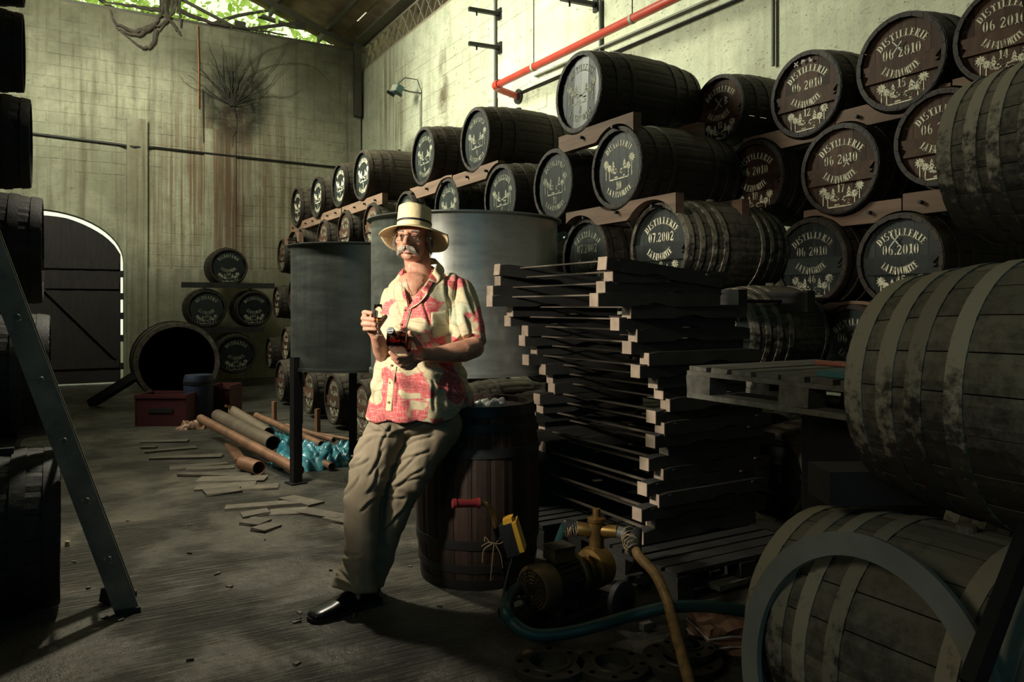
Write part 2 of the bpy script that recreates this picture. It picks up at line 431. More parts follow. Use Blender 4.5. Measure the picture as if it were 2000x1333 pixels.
def shirt_mat():
    s = NT('printed cotton of pink patches and cream leaves')
    v = s.coord('Object', (1, .5, 1)); v0 = s.node('ShaderNodeTexCoord').outputs['Object']
    patch = s.noise(v, 7.5, 1.5, .5, .25)
    weave = s.noise(s.coord('Object', (6, 6, 60)), 4, 3); weave2 = s.noise(s.coord('Object', (60, 60, 6)), 4, 3)
    wv = s.math('MAXIMUM', weave, weave2)
    pink = s.ramp(wv, [(.5, (.54, .085, .10)), (.72, (.68, .38, .30))])
    ln = s.noise(v, 16, 1, .5, 1.5)
    line = s.ramp(s.math('ABSOLUTE', s.math('SUBTRACT', ln, .5)), [(0, 1), (.010, .7), (.018, 0)])
    vo = s.node('ShaderNodeTexVoronoi', feature='DISTANCE_TO_EDGE'); vo.inputs['Scale'].default_value = 11; s.ln(v, vo.inputs['Vector'])
    edge = s.ramp(vo.outputs['Distance'], [(0, 1), (.018, .8), (.03, 0)])
    vc = s.node('ShaderNodeTexVoronoi'); vc.inputs['Scale'].default_value = 11; s.ln(v, vc.inputs['Vector'])
    sepc = s.node('ShaderNodeSeparateColor'); s.ln(vc.outputs['Color'], sepc.inputs[0])
    cream = s.ramp(sepc.outputs[0], [(0, (.56, .49, .31)), (.5, (.60, .51, .33)), (.55, (.47, .49, .34)), (1, (.58, .46, .28))])
    cream = s.mix(s.math('MULTIPLY', line, .45), cream, (.30, .24, .13))
    cream = s.mix(s.math('MULTIPLY', edge, .55), cream, (.30, .24, .13))
    isp = s.math('ADD', patch, s.math('MULTIPLY', s.math('SUBTRACT', sepc.outputs[1], .5), .16))
    c = s.mix(s.ramp(isp, [(.535, 0), (.555, 1)]), cream, pink)
    s.col(c); s.set(.8, 0, .2); s.bump(s.noise(v0, 160, 2), .12, .002); return s.m
M['shirt'] = shirt_mat()
M['shirt_cream'] = simple('cream shirt facing', (.46, .38, .24), .8, var=.25, scale=14)
M['hat'] = simple('woven straw', (.80, .66, .38), .75, var=.14, scale=70, bump=.4)
M['hat_under'] = M['hat']
M['band'] = simple('black hat band', (.008, .01, .012), .6)
M['shoe'] = simple('black polished leather', (.006, .007, .009), .28, var=.3)
M['sole'] = simple('black rubber sole', (.008, .008, .009), .7)
M['hair'] = simple('grey hair', (.42, .37, .30), .6, var=.5, scale=40)
M['hair_dark'] = simple('dark grey hair', (.10, .10, .09), .6, var=.35, scale=40)
M['eye'] = simple('eye white', (.55, .50, .44), .2, var=.1)
M['iris'] = simple('dark iris', (.03, .03, .03), .15)
M['teeth'] = simple('teeth', (.6, .55, .42), .3)
M['frame_metal'] = simple('thin dark spectacle metal', (.10, .07, .045), .3, .8)
M['button'] = simple('brown button', (.30, .20, .09), .4)
def glass(name, col, rough=0, ior=1.45):
    s = NT(name); s.b.inputs['Transmission Weight'].default_value = 1; s.col(col); s.set(rough); s.b.inputs['IOR'].default_value = ior; return s.m
M['glass'] = glass('clear glass', (1, 1, 1))
M['lens'] = glass('spectacle lens', (.96, .96, .96), 0, 1.05)
M['rum'] = glass('amber spirit', (.85, .38, .10), 0, 1.34)
M['bottle'] = glass('dark amber bottle', (.10, .010, .005), .03)
M['bottle_label'] = simple('black bottle label', (.012, .012, .014), .4)
M['cap'] = simple('black bottle cap', (.01, .012, .013), .3)
M['white_ink'] = simple('white ink', (.7, .72, .68), .5)
M['ink'] = simple('dark ink', (.03, .03, .03), .6)

# ------------------------------------------------------------ the room
XW, YB, XL, YF, ZB, ZR = 5.27, 15.3, -4.2, -3.0, 6.62, 6.22
MB().box(((XW + XL) / 2, (YB + YF) / 2, -.1), (XW - XL + .6, YB - YF + .6, .2)).build('floor', M['floor'])['kind'] = 'structure'
floor = bpy.data.objects['floor']
og = MB().box((0, 27, -.15), (60, 23, .2)).build('ground', M['bark']); og['kind'] = 'structure'
# arch
AX, AA, AZ, AR = -.45, 1.33, 2.16, .87
arch = [(AX + AA * math.cos(PI * k / 28), AZ + AR * math.sin(PI * k / 28)) for k in range(29)]
wb = MB()
T = .3
def wallpoly(mb, poly, y0, y1): mb.prism(poly, lambda u, v, t: (u, t, v), y0, y1)
wallpoly(wb, [(AX + AA, 0), (XW + .3, 0), (XW + .3, ZB), (AX + AA, ZB)], YB, YB + T)
wallpoly(wb, [(XL - .3, 0), (AX - AA, 0), (AX - AA, ZB), (XL - .3, ZB)], YB, YB + T)
for k in range(28):
    a, b = arch[k], arch[k + 1]
    wallpoly(wb, [b, a, (a[0], ZB), (b[0], ZB)], YB, YB + T)
wall_back = tag(wb.build('wall_back', M['wall_back']), kind='structure')
wall_right = tag(MB().box((XW + .15, (YB + YF) / 2, ZR / 2), (.3, YB - YF + .6, ZR)).build('wall_right', M['wall_right']), kind='structure')
tag(MB().box((XL - .15, (YB + YF) / 2, 3.6), (.3, YB - YF + .6, 7.2)).build('wall_left', M['wall_back']), kind='structure')
fr = MB(); fr.prism([(XL - .3, 0), (XW + .3, 0), (XW + .3, 6.8), (.5, 8.5), (XL - .3, 6.8)], lambda u, v, t: (u, t, v), YF - .3, YF)
tag(fr.build('wall_front', M['wall_back']), kind='structure')
# blocks: each its own mesh object, a thin face standing proud of the joints
def block_mesh(name, mat, w, h, axis):
    mb = MB(); j = lambda a: R.uniform(-a, a)
    o = [(-w / 2 + j(.006), -h / 2 + j(.006)), (w / 2 + j(.006), -h / 2 + j(.006)), (w / 2 + j(.006), h / 2 + j(.006)), (-w / 2 + j(.006), h / 2 + j(.006))]
    i = [(a * .97, b * .94) for a, b in o]
    vs = [(a, 0, b) for a, b in o] + [(a, -.0065 + j(.002), b) for a, b in i]
    fs = [(4, 5, 6, 7)] + [(k, (k + 1) % 4, 4 + (k + 1) % 4, 4 + k) for k in range(4)]
    if axis == 'X': vs = [(y, x, z) for x, y, z in vs]
    mb.add(vs, fs); return mb.mesh(name, mat)
def blocks(parent, axis, u0, u1, z0, z1, mat, pick, skip, maxn=300):
    ms = [block_mesh('block', mat, .392, .19, axis) for _ in range(6)]
    cells = []
    for r in range(int((z1 - z0) / .2)):
        for q in range(int((u1 - u0) / .4) + 1):
            u = u0 + .2 + q * .4 - (.2 if r % 2 else 0); z = z0 + .1 + r * .2
            if u - .2 < u0 - .01 or u + .2 > u1 or skip(u, z): continue
            cells.append((pick(u, z), u, z))
    cells.sort()
    rest = MB()
    for k, (_, u, z) in enumerate(cells):
        off = R.uniform(-.0015, .002)
        p = (u, YB + off, z) if axis == 'Y' else (XW + off, u, z)
        me = R.choice(ms)
        if k < maxn: link(me, 'block', parent, p)
        else:
            rest.add([Vector(v.co) + Vector(p) for v in me.vertices], [tuple(f.vertices) for f in me.polygons])
    if rest.v: tag(rest.build('block', mat, parent), kind='stuff')
def plastered(u, z): return noise.noise(Vector((u * .55, z * .75, 3.3))) > .04
blocks(wall_back, 'Y', -2.1, XW - .15, 1.5, ZB - .05, M['wall_back'], lambda u, z: abs(u - .5) + abs(z - 4.8),
       lambda u, z: (abs(u - AX) < AA + .25 and z < AZ + .15) or (((u - AX) / (AA + .3)) ** 2 + ((z - AZ) / (AR + .2)) ** 2 < 1) or plastered(u, z))
blocks(wall_right, 'X', 2.4, YB, 2.9, ZR - .02, M['wall_right'], lambda u, z: abs(u - 11) - z * .6, lambda u, z: plastered(u + 5, z + 2) or noise.noise(Vector((u * .8, z * 1.1, 9))) > (u - 8.6) * .28)
# pilasters and ledge of the back wall
def px_x(px): return on_y(px, YB)[0]
for n_, (p0, p1, zt, th, z0) in enumerate([(247, 287, 4.72, .10, 0.0), (398, 460, 4.7, .015, 0), (678, 702, 5.75, .06, 0)]):
    a, b = px_x(p0), px_x(p1)
    mb = MB().box(((a + b) / 2, YB - th / 2 - .012, (zt + z0) / 2), (b - a, th + .024, zt - z0))
    tag(mb.build('trim_%d' % (n_ + 1), M['wall_back']), kind='structure')
mb = MB().box(((px_x(250) + XW) / 2, YB - .03, 1.03), (XW - px_x(250), .06, 2.06)); tag(mb.build('trim_4', M['wall_back']), kind='structure')
# corner post and lattice eaves girder
t = tag(MB().box((XW - .14, YB - .16, 6.0), (.14, .10, 1.5)).build('trim_5', M['steel_dark']), kind='structure')
# ---- roof
SL = .36; XR = .5; ZE = 6.86
def roofz(x): return ZE + SL * (XW - x) if x >= XR else ZE + SL * (XW - XR) - SL * (XR - x)
def corrug(x0, x1, y0, y1):
    mb = MB(); n = int((y1 - y0) / .0225)
    vs = []; fs = []
    for k in range(n + 1):
        y = y0 + (y1 - y0) * k / n; dz = .011 * math.sin(2 * PI * k / 4)
        vs += [(x0, y, roofz(x0) + dz), (x1, y, roofz(x1) + dz)]
    for k in range(n): fs.append((2 * k, 2 * k + 1, 2 * k + 3, 2 * k + 2))
    return mb.add(vs, fs)
roof = tag(corrug(XR, 4.93, YF - .3, YB + .9).build('ceiling', M['roof'], recalc=False), kind='structure')
corrug(4.945, XW + .9, YF - .3, YB + .9).build('roof_sheet', M['roof'], roof, recalc=False)
corrug(XL - .9, XR, YF - .3, YB + .9).build('roof_sheet', M['roof'], roof, recalc=False)
for k in range(9):   # laps that close the slit between the sheets here and there
    MB().box((4.94, YF + 1.6 + k * 2.1, roofz(4.94) + .02), (.12, 1.55, .01), Euler((0, math.atan(SL), 0)).to_matrix()).build('lap_strip', M['roof'], roof)
for x in (4.6, 3.6, 2.6, 1.5, .5, -1, -2.5):
    MB().beam((x, YF, roofz(x) - .09), (x, YB + .8, roofz(x) - .09), .06, .12).build('purlin', M['steel_dark'], roof)
MB().beam((XW - .1, YF, ZE - .10), (XW - .1, YB + .8, ZE - .10), .24, .05).build('purlin', M['steel_dark'], roof)
for y in (YB + .05, 10.9, 6.6, 2.2):
    tr = thing('roof_truss', None, None, (0, y, 0))
    lab = {10.9: 'dark steel roof truss nearest the rear gable', 6.6: 'dark steel roof truss in the middle of the hall', 2.2: 'dark steel roof truss nearest the camera'}.get(y, 'dark steel truss in the open gable above the rear wall')
    tag(tr, lab, 'truss', kind=None)
    MB().beam((XR, 0, roofz(XR) - .22), (XW + .1, 0, roofz(XW) - .22), .05, .12).build('rafter', M['steel_dark'], tr)
    MB().beam((XR, 0, roofz(XR) - .22), (XL, 0, roofz(XL) - .22), .05, .12).build('rafter', M['steel_dark'], tr)
    if y > YB:
        ps = [px_x(470), px_x(588), px_x(350), px_x(240)]
        MB().beam((XL, 0, ZB + .03), (XW, 0, ZB + .03), .06, .06).build('bottom_chord', M['steel_dark'], tr)
        for x in ps: MB().beam((x, 0, ZB), (x, 0, roofz(x) - .22), .05, .07).build('strut', M['steel_dark'], tr)
        MB().beam((ps[0], 0, ZB + .05), (ps[1], 0, roofz(ps[1]) - .28), .04, .06).build('brace', M['steel_dark'], tr)
        MB().beam((ps[2], 0, ZB + .45), (ps[0], 0, ZB + .05), .04, .05).build('brace', M['steel_dark'], tr)
        MB().box((ps[1], 0, roofz(ps[1]) - .3), (.22, .03, .22)).build('gusset_plate', M['steel_dark'], tr)
        MB().box((ps[0], 0, ZB + .12), (.2, .03, .2)).build('gusset_plate', M['steel_dark'], tr)
lg = thing('lattice_girder', 'pale steel girder of crossed bars along the top of the sunlit side wall', 'girder', (XW + .05, 0, ZR))
for z in (.04, .50): MB().box((0, 6, z), (.05, 18.4, .05)).build('chord', M['lattice'], lg)
yy = YB - .1; k = 0
me_d = {}
while yy > 3:
    for sgn in (0, 1):
        a, b = ((0, 0, .05), (0, -.34, .49)) if sgn else ((0, -.34, .05), (0, 0, .49))
        if sgn not in me_d: me_d[sgn] = MB().beam(a, b, .02, .035, (1, 0, 0)).mesh('lattice_bar', M['lattice'])
        link(me_d[sgn], 'lattice_bar', lg, (0, yy, 0))
    yy -= .34; k += 1
ev = tag(MB().box((XW + .62, 4.9, 6.5), (.05, 16.2, 1.6)).build('eave_screen', M['steel_dark']), kind='structure')  # added dark panel, keeps the bright sky from showing behind the lattice
# ---- door
door = tag(MB().box((AX, YB + .16, 1.0), (.08, .03, 2.0)).build('door_1', M['plank']), kind='structure')
npl = 14; dw = (2 * AA - .05) / npl; x0 = AX - AA + .0
def ztop(x):
    q = 1 - ((x - AX) / AA) ** 2
    return AZ + AR * math.sqrt(max(q, 0)) - .075 - .02 * abs(math.sin(x * 3))
for k in range(npl):
    a = x0 + k * dw; b = a + dw + .004
    if k == npl - 1: b = min(b, AX + AA - .035)
    poly = [(a, .02), (b, .02), (b, ztop(b)), ((a + b) / 2, ztop((a + b) / 2)), (a, ztop(a))]
    mb = MB(); mb.prism(poly, lambda u, v, t: (u, t, v), YB + .12 + (.006 if k % 2 else 0), YB + .15); mb.build('plank', M['plank'], door)
for z in (.35, 1.75, 2.1):
    MB().box((AX, YB + .10, z), (2 * AA - .14, .04, .14)).build('ledge_board', M['plank'], door)
MB().beam((AX + .1, YB + .10, 1.68), (AX + 1.2, YB + .10, .45), .03, .13, (0, 1, 0)).build('brace_board', M['plank'], door)
for z in (1.95, 1.55, 1.2, .8, .3):
    MB().box((AX + AA - .02, YB + .13, z), (.05, .04, .12)).build('hinge', M['iron'], door)
# ---- right wall fittings
def wr(px, py):                    # point on the right wall
    Y, d = on_x(px, XW); return Vector((XW, Y, CAMZ + (HOR - py) / F * d))
def wbk(px, py):
    X, d = on_y(px, YB); return Vector((X, YB, CAMZ + (HOR - py) / F * d))
e = wr(985, 186); e.x = XW - .02
a = W(962, 171, (e - Vector((0, 0, 0))).dot(Vector((SY, CY, 0)))); a = Vector((XW - .42, on_x(962, XW - .42)[0], 0)); a.z = CAMZ + (HOR - 171) / F * on_x(962, XW - .42)[1]
b = Vector((XW - .42, 2.0, 0)); b.z = CAMZ + (HOR - 0) / F * on_x(1310, XW - .42)[1]
Yb_ = on_x(1310, XW - .42)[0]; sl = (b.z - a.z) / (Yb_ - a.y); b.z = a.z + sl * (b.y - a.y)
e.y = a.y + .02; e.z = a.z - .06
t = thing('red_pipe', 'red pipe running up along the pale side wall with an elbow', 'pipe', tuple(a))
rel(MB().tube([e, a + Vector((.14, 0, -.02)), a + Vector((.05, -.01, 0)), a + Vector((.0, -.06, .0)), a + (b - a) * .5, b], .045, 14), a).build('pipe_run', M['pipe_red'], t, 60)
mb = MB().lathe([(.06, -.05), (.06, .05)], 14, Matrix.Translation(a + Vector((.0, -.14, 0))) @ Matrix.Rotation(PI / 2, 4, 'X')); rel(mb, a).build('coupling', M['pipe_red'], t, 40)
rel(MB().lathe([(.10, 0), (.10, .02), (.05, .021)], 16, Matrix.Translation((XW - .03, e.y, e.z)) @ Matrix.Rotation(PI / 2, 4, 'Y')), a).build('wall_flange', M['iron'], t)
for f in (.15, .42):
    q = a + (b - a) * f
    rel(MB().tube([q + Vector((.0, 0, .05)), q + Vector((0.0, 0, 1.6 - f))], .006, 6), a).build('hanger_rod', M['iron'], t)
    rel(MB().lathe([(.05, -.02), (.05, .02)], 14, Matrix.Translation(q) @ Matrix.Rotation(PI / 2, 4, 'X')), a).build('pipe_clip', M['conduit_pale'], t, 40)
for (p0, y0, p1, y1, r_, nm, lb, mt, ct) in [
        (971, 0, 971, 212, .022, 'conduit', 'grey upright conduit on the side wall behind the red elbow', 'conduit', 'conduit'),
        (1177, 0, 1177, 110, .02, 'conduit', 'grey upright conduit on the side wall above the upper cask with streaked head', 'conduit', 'conduit'),
        (1515, 0, 1515, 130, .016, 'conduit', 'thin upright conduit on the side wall above the chalk-marked casks', 'conduit', 'conduit'),
        (1000, 190, 1450, -2, .014, 'cable', 'thin dark cable sloping along the side wall below the red pipe', 'iron', 'cable')]:
    a_, b_ = wr(p0, y0), wr(p1, y1); a_.x -= .03; b_.x -= .03
    if p0 == p1: b_.y = a_.y
    tag(rel(MB().tube([a_, b_], r_, 8), b_).build(nm, M[mt], None, 60, b_), lb, ct)
# painted dark stripe: a flat board batten on the wall
a_, b_ = wr(1050, 150), wr(1400, -2)
mb = MB().beam(a_ - Vector((.01, 0, 0)), b_ - Vector((.01, 0, 0)), .02, .10, (1, 0, 0)); tag(rel(mb, a_).build('batten', simple('dull grey batten', (.22, .225, .17), .8), None, False, a_), 'flat dull grey batten sloping between the red pipe and the thin cable', 'batten')
for q, (p0, y0, p1, y1, lb) in enumerate([(944, 118, 978, 94, 'lower of two short steel brackets beside the upright conduit'), (944, 52, 978, 28, 'upper of two short steel brackets beside the upright conduit'), (1128, 0, 1166, 10, 'short steel bracket at the frame top above the streaked cask')]):
    Y1, d1 = on_x(p1, XW); p_ = wr(p1, y1); o_ = Vector((XW - .5, 0, 0)); 
    Y0 = p_.y; dd = SY * (XW - .45) + CY * Y0; px0 = 1000 + F * (CY * (XW - .45) - SY * Y0) / dd
    t = thing('wall_bracket', lb, 'bracket', tuple(p_))
    MB().beam((0, 0, 0), (-.5, 0, -.02), .05, .05).build('arm', M['iron'], t)
    MB().box((-.015, 0, 0), (.03, .09, .16)).build('plate', M['iron'], t)
    MB().tube([(-.38, 0, 0), (-.38, 0, -.09)], .012, 6).build('bolt', M['iron'], t)
p_ = wr(823, 182)
t = thing('wall_lamp', 'small blue-grey floodlight on a rusty arm on the side wall near the corner', 'lamp', tuple(p_))
MB().tube([(0, 0, 0), (-.2, .02, .0), (-.35, .05, .03)], .014, 8).build('arm', M['conduit'], t)
mb = MB().box((0, 0, 0), (.12, .18, .14)); lamp = mb.build('lamp_housing', simple('blue grey enamel', (.05, .13, .14), .5), t, False, (-.42, .06, .02)); lamp.rotation_euler = (.2, .3, .3)
MB().box((-.065, 0, 0), (.01, .15, .11)).build('lens_plate', M['conduit_pale'], lamp)
for sy in (-1, 1): MB().box((-.02, sy * .11, -.09), (.16, .012, .05)).build('barn_door', M['iron'], lamp)
MB().tube([(-.42, .06, .1), (-.3, 0, .22), (-.1, -.06, .2), (-.02, -.05, .02), (-.02, -.03, -.9)], .008, 6).build('cord', M['iron'], t)
MB().box((-.02, -.03, -.55), (.03, .05, .85)).build('cable_cover', M['conduit_pale'], t)
# ---- back wall fittings
pts = [wbk(x, y) for x, y in ((40, 260), (62, 262), (230, 283), (262, 290), (300, 289), (400, 300), (520, 313), (640, 326), (700, 331))]
for p in pts: p.y -= .035
for p in pts[3:4]: p.y -= .1
tag(rel(MB().tube(pts, .022, 8), pts[0]).build('wall_conduit', M['iron'], None, 60, pts[0]), 'dark conduit running sagging across the stained rear wall', 'conduit')
def roots(name, label, specs, r0, mat, cat='roots'):
    o_ = wbk(*specs[0][0]); t = thing(name, label, cat, tuple(o_))
    for pl in specs:
        P_ = [wbk(x, y) for x, y in pl]
        for i, p in enumerate(P_): p.y -= .03 + R.uniform(0, .04)
        P_ = bez(P_, 5); n = len(P_); rs = [r0 * (1 - .8 * i / n) for i in range(n)]
        for p in P_[1:-1]: p.x += R.uniform(-.015, .015); p.z += R.uniform(-.015, .015)
        rel(MB().tube(P_, rs, 6), o_).build('root', M[mat], t, 60)
    return t
roots('fan_of_roots', 'dark fan of dry roots spreading up from a blackened spot on the rear wall', [
    [(452, 208), (430, 175), (400, 150), (390, 120)], [(452, 208), (436, 160), (435, 110), (430, 80)], [(455, 208), (452, 150), (470, 110), (478, 72)],
    [(455, 205), (480, 175), (505, 120), (508, 78)], [(456, 204), (500, 170), (540, 120), (556, 92), (565, 66)], [(456, 206), (510, 190), (560, 190), (590, 175)],
    [(455, 208), (500, 196), (540, 150), (570, 120)], [(452, 208), (420, 190), (370, 170), (350, 150)], [(455, 210), (460, 240), (452, 290)], [(454, 206), (468, 150), (520, 100), (600, 80)], [(453, 206), (440, 185), (415, 110), (405, 84)],
    [(456, 204), (475, 160), (530, 130), (600, 128), (640, 160)], [(455, 206), (490, 150), (485, 110), (492, 60)]] + [[(454 + R.uniform(-6, 6), 208), (454 + 45 * math.sin(a_), 208 - 50 * math.cos(a_)), (454 + R.uniform(80, 115) * math.sin(a_ * 1.1), 208 - R.uniform(90, 130) * math.cos(a_))] for a_ in [R.uniform(-1.1, 1.25) for _ in range(16)]], .0085, 'root')
t = roots('tree_roots', 'bundle of grey tree roots growing over the top of the rear wall', [
    [(345, -15), (340, 20), (318, 50), (300, 52)], [(338, -15), (332, 30), (310, 62)], [(330, -15), (322, 25), (345, 60), (352, 70)], [(352, -12), (350, 20), (352, 55)], [(322, -10), (312, 30), (300, 55), (285, 60)],
    [(300, 50), (270, 70), (235, 60), (222, 40)], [(300, 52), (265, 62), (228, 48), (215, 20)], [(305, 60), (300, 85), (285, 95), (270, 90), (235, 62)], [(345, 20), (400, 42), (470, 56), (560, 70)], [(312, 22), (260, 14), (200, 6)]], .045, 'bark')
a_, b_ = wbk(385, 50), wbk(387, 212); a_.y -= .06; b_.y -= .06
tag(rel(MB().tube([a_, (a_ + b_) / 2 + Vector((.01, 0, 0)), b_], .012, 6), a_).build('hanging_root', M['cable_orange'], None, 60, a_), 'thin orange root hanging straight down the rear wall', 'root')
a_, b_ = wbk(395, 175), wbk(397, 280); a_.y -= .05; b_.y -= .05
tag(rel(MB().tube([a_, b_], .01, 6), a_).build('hanging_root', M['root'], None, 60, a_), 'thin brown root hanging just right of the orange one', 'root')
# ---- foliage outside
def leaves(name, n, box, size, label=None):
    mb = MB()
    for _ in range(n):
        c = Vector((R.uniform(*box[0]), R.uniform(*box[1]), R.uniform(*box[2])))
        if noise.noise(c * .9) < -.12: continue
        rot = Euler((R.uniform(0, 6), R.uniform(0, 6), R.uniform(0, 6))).to_matrix(); s_ = size * R.uniform(.6, 1.3)
        vs = [c + rot @ Vector(v) * s_ for v in ((0, -1, 0), (.45, -.2, .08), (.4, .4, .05), (0, 1, 0), (-.4, .4, .05), (-.45, -.2, .08))]
        mb.add(vs, [(0, 1, 2, 3), (0, 3, 4, 5)])
    return tag(mb.build(name, M['leaf'], None, False, None, False, False), kind='stuff')
leaves('foliage', 15000, ((-6, 7.5), (16.6, 19.5), (5.6, 12)), .105)
leaves('foliage', 1500, ((6.3, 8.5), (12.5, 16.5), (5.4, 8.4)), .09)
leaves('foliage', 1400, ((-1.5, 4.2), (15.45, 16.0), (6.55, 6.9)), .055)
tb = thing('tree_branches', 'dark branches of the tree outside the open gable', 'tree', (1.4, 17, 0))
for pl in ([(0, 0, 0), (.1, 0, 4), (.3, 0, 8), (-.4, .2, 12)], [(.2, 0, 6.2), (1.4, .1, 7.4), (3.4, .3, 8.2)], [(.2, 0, 6.6), (-1.2, .1, 7.6), (-3, .1, 8.0)], [(.25, 0, 7.4), (1.2, .1, 8.5), (2, .2, 10)], [(2.2, .2, 7.7), (3.2, .2, 7.6), (4.4, .2, 7.9)]):
    P_ = bez(pl, 5); MB().tube(P_, [.16 * (1 - .7 * i / len(P_)) if pl[0][2] == 0 else .06 * (1 - .7 * i / len(P_)) for i in range(len(P_))], 7).build('branch', M['root'], tb, 60)
# ---- thin slabs lying on the floor
def slab(p0, p1, w, h=.02):
    a_, b_ = fl(*p0), fl(*p1); d_ = b_ - a_; n = max(1, int(d_.length / .32)); u = d_.normalized()
    for k in range(n):
        if R.random() < .1: continue
        c = a_ + d_ * ((k + .5) / n); L = d_.length / n - .008
        ang = math.atan2(u.y, u.x)
        MB().box((0, 0, h / 2), (L, w, h), Euler((R.uniform(-.01, .01), R.uniform(-.01, .01), ang + R.uniform(-.03, .03))).to_matrix(), .006).build('paving_slab', M['slab'], floor, False, (c.x, c.y, R.uniform(-.006, .0)))
for p0, p1, w in [((275, 865), (368, 863), .1), ((278, 876), (305, 876), .08), ((280, 885), (384, 876), .1), ((295, 897), (435, 893), .12), ((330, 918), (445, 908), .12), ((362, 921), (460, 914), .1),
                  ((350, 929), (490, 930), .12), ((385, 940), (520, 938), .14), ((382, 956), (500, 950), .14), ((400, 967), (470, 958), .16), ((470, 957), (545, 952), .16), ((408, 979), (580, 966), .12), ((438, 995), (590, 984), .13),
                  ((560, 975), (620, 988), .14), ((470, 1010), (525, 1003), .12), ((525, 1004), (600, 1000), .13), ((480, 1020), (520, 1024), .15), ((505, 1032), (535, 1036), .15), ((550, 1010), (585, 1014), .13), ((590, 1000), (670, 1014), .13), ((645, 1012), (690, 1022), .14)]:
    slab(p0, p1, w)
for _ in range(26):
    p = fl(R.uniform(120, 860), R.uniform(980, 1300)); MB().box((0, 0, .004), (R.uniform(.01, .035), R.uniform(.006, .018), .008), Euler((0, 0, R.uniform(0, 3))).to_matrix(), .003).build('chip', M['slab'], floor, False, tuple(p))

# ------------------------------------------------------------ stencil lettering
def cres(cx, cy, rx, ry, a0, a1, t0, t1, n=9):
    o = []; i_ = []
    for k in range(n + 1):
        u = k / n; a = math.radians(a0 + (a1 - a0) * u); t = t0 + (t1 - t0) * math.sin(PI * u)
        o.append((cx + rx * math.cos(a), cy + ry * math.sin(a))); i_.append((cx + (rx - t) * math.cos(a), cy + (ry - t * .55) * math.sin(a)))
    return [[o[k], o[k + 1], i_[k + 1], i_[k]] for k in range(n)]
def rc(x0, y0, x1, y1): return [[(x0, y0), (x1, y0), (x1, y1), (x0, y1)]]
def stem(x=.12, w=.22): return rc(x, 0, x + w, 1) + rc(x - .1, 0, x + w + .08, .07) + rc(x - .1, .93, x + w + .08, 1)
G = {
 'I': (.42, stem(.12)), 'D': (.74, stem() + cres(.32, .5, .40, .5, -82, 82, .06, .22)),
 'S': (.6, cres(.3, .73, .27, .27, 40, 250, .10, .14) + cres(.3, .27, .27, .27, -150, 80, .10, .14)),
 'T': (.66, rc(.22, 0, .44, 1) + rc(.12, 0, .54, .07) + rc(.02, .9, .64, 1) + rc(.02, .74, .1, .92) + rc(.56, .74, .64, .92)),
 'L': (.62, stem() + rc(.34, 0, .6, .09) + [[(.46, 0), (.6, 0), (.6, .3)]]),
 'E': (.62, stem() + rc(.34, 0, .6, .08) + rc(.34, .92, .6, 1) + rc(.38, .46, .52, .54) + [[(.48, 0), (.6, 0), (.6, .26)], [(.48, 1), (.6, .74), (.6, 1)]]),
 'F': (.6, stem() + rc(.34, .92, .6, 1) + rc(.38, .46, .52, .54) + [[(.48, 1), (.6, .7), (.6, 1)]]),
 'R': (.72, stem() + cres(.34, .74, .30, .26, -85, 88, .06, .2) + [[(.38, .5), (.52, .5), (.72, 0), (.5, 0)]]),
 'A': (.74, [[(.06, 0), (.13, 0), (.38, .98), (.33, 1)], [(.42, 0), (.7, 0), (.46, 1), (.36, 1)]] + rc(.22, .28, .42, .35) + rc(0, 0, .2, .07) + rc(.38, 0, .74, .07)),
 'V': (.74, [[(.28, 0), (.4, 0), (.3, 1), (.04, 1)], [(.38, 0), (.43, .02), (.68, 1), (.6, 1)]] + rc(0, .93, .34, 1) + rc(.52, .93, .74, 1)),
 'O': (.74, cres(.33, .5, .31, .5, 98, 262, .05, .22) + cres(.41, .5, .31, .5, -82, 82, .05, .22)),
 '0': (.6, cres(.27, .5, .25, .5, 98, 262, .05, .2) + cres(.34, .5, .25, .5, -82, 82, .05, .2)),
 '1': (.46, rc(.16, 0, .36, 1) + rc(.04, 0, .48, .07) + [[(.02, .78), (.16, .86), (.16, 1)]]),
 '2': (.6, cres(.3, .72, .26, .28, -30, 175, .06, .17) + [[(.36, .6), (.54, .6), (.2, .12), (.04, .12)]] + rc(.04, 0, .56, .12) + [[(.46, .1), (.58, .1), (.58, .3)]]),
 '4': (.62, rc(.32, 0, .5, 1) + [[(.02, .3), (.1, .3), (.32, .9), (.32, 1)]] + rc(.02, .24, .6, .32)),
 '5': (.58, rc(.1, .86, .52, 1) + rc(.1, .5, .16, .88) + cres(.28, .32, .27, .32, -150, 110, .05, .17)),
 '6': (.6, cres(.3, .5, .27, .5, 80, 270, .06, .18) + cres(.33, .3, .23, .3, -95, 110, .05, .16)),
 '7': (.56, rc(.04, .86, .54, 1) + [[(.42, .86), (.54, .86), (.34, 0), (.14, 0)]]),
 '8': (.58, cres(.28, .74, .22, .26, 95, 265, .05, .13) + cres(.32, .74, .22, .26, -85, 85, .05, .13) + cres(.26, .26, .25, .27, 95, 265, .05, .15) + cres(.33, .26, .25, .27, -85, 85, .05, .15)),
 '9': (.6, cres(.3, .5, .27, .5, -100, 90, .06, .18) + cres(.27, .7, .23, .3, 85, 290, .05, .16)),
 '3': (.58, cres(.28, .74, .24, .26, -80, 160, .05, .15) + cres(.28, .28, .27, .28, -160, 85, .05, .16)),
 '.': (.25, rc(.06, 0, .2, .14)), ' ': (.3, [])}
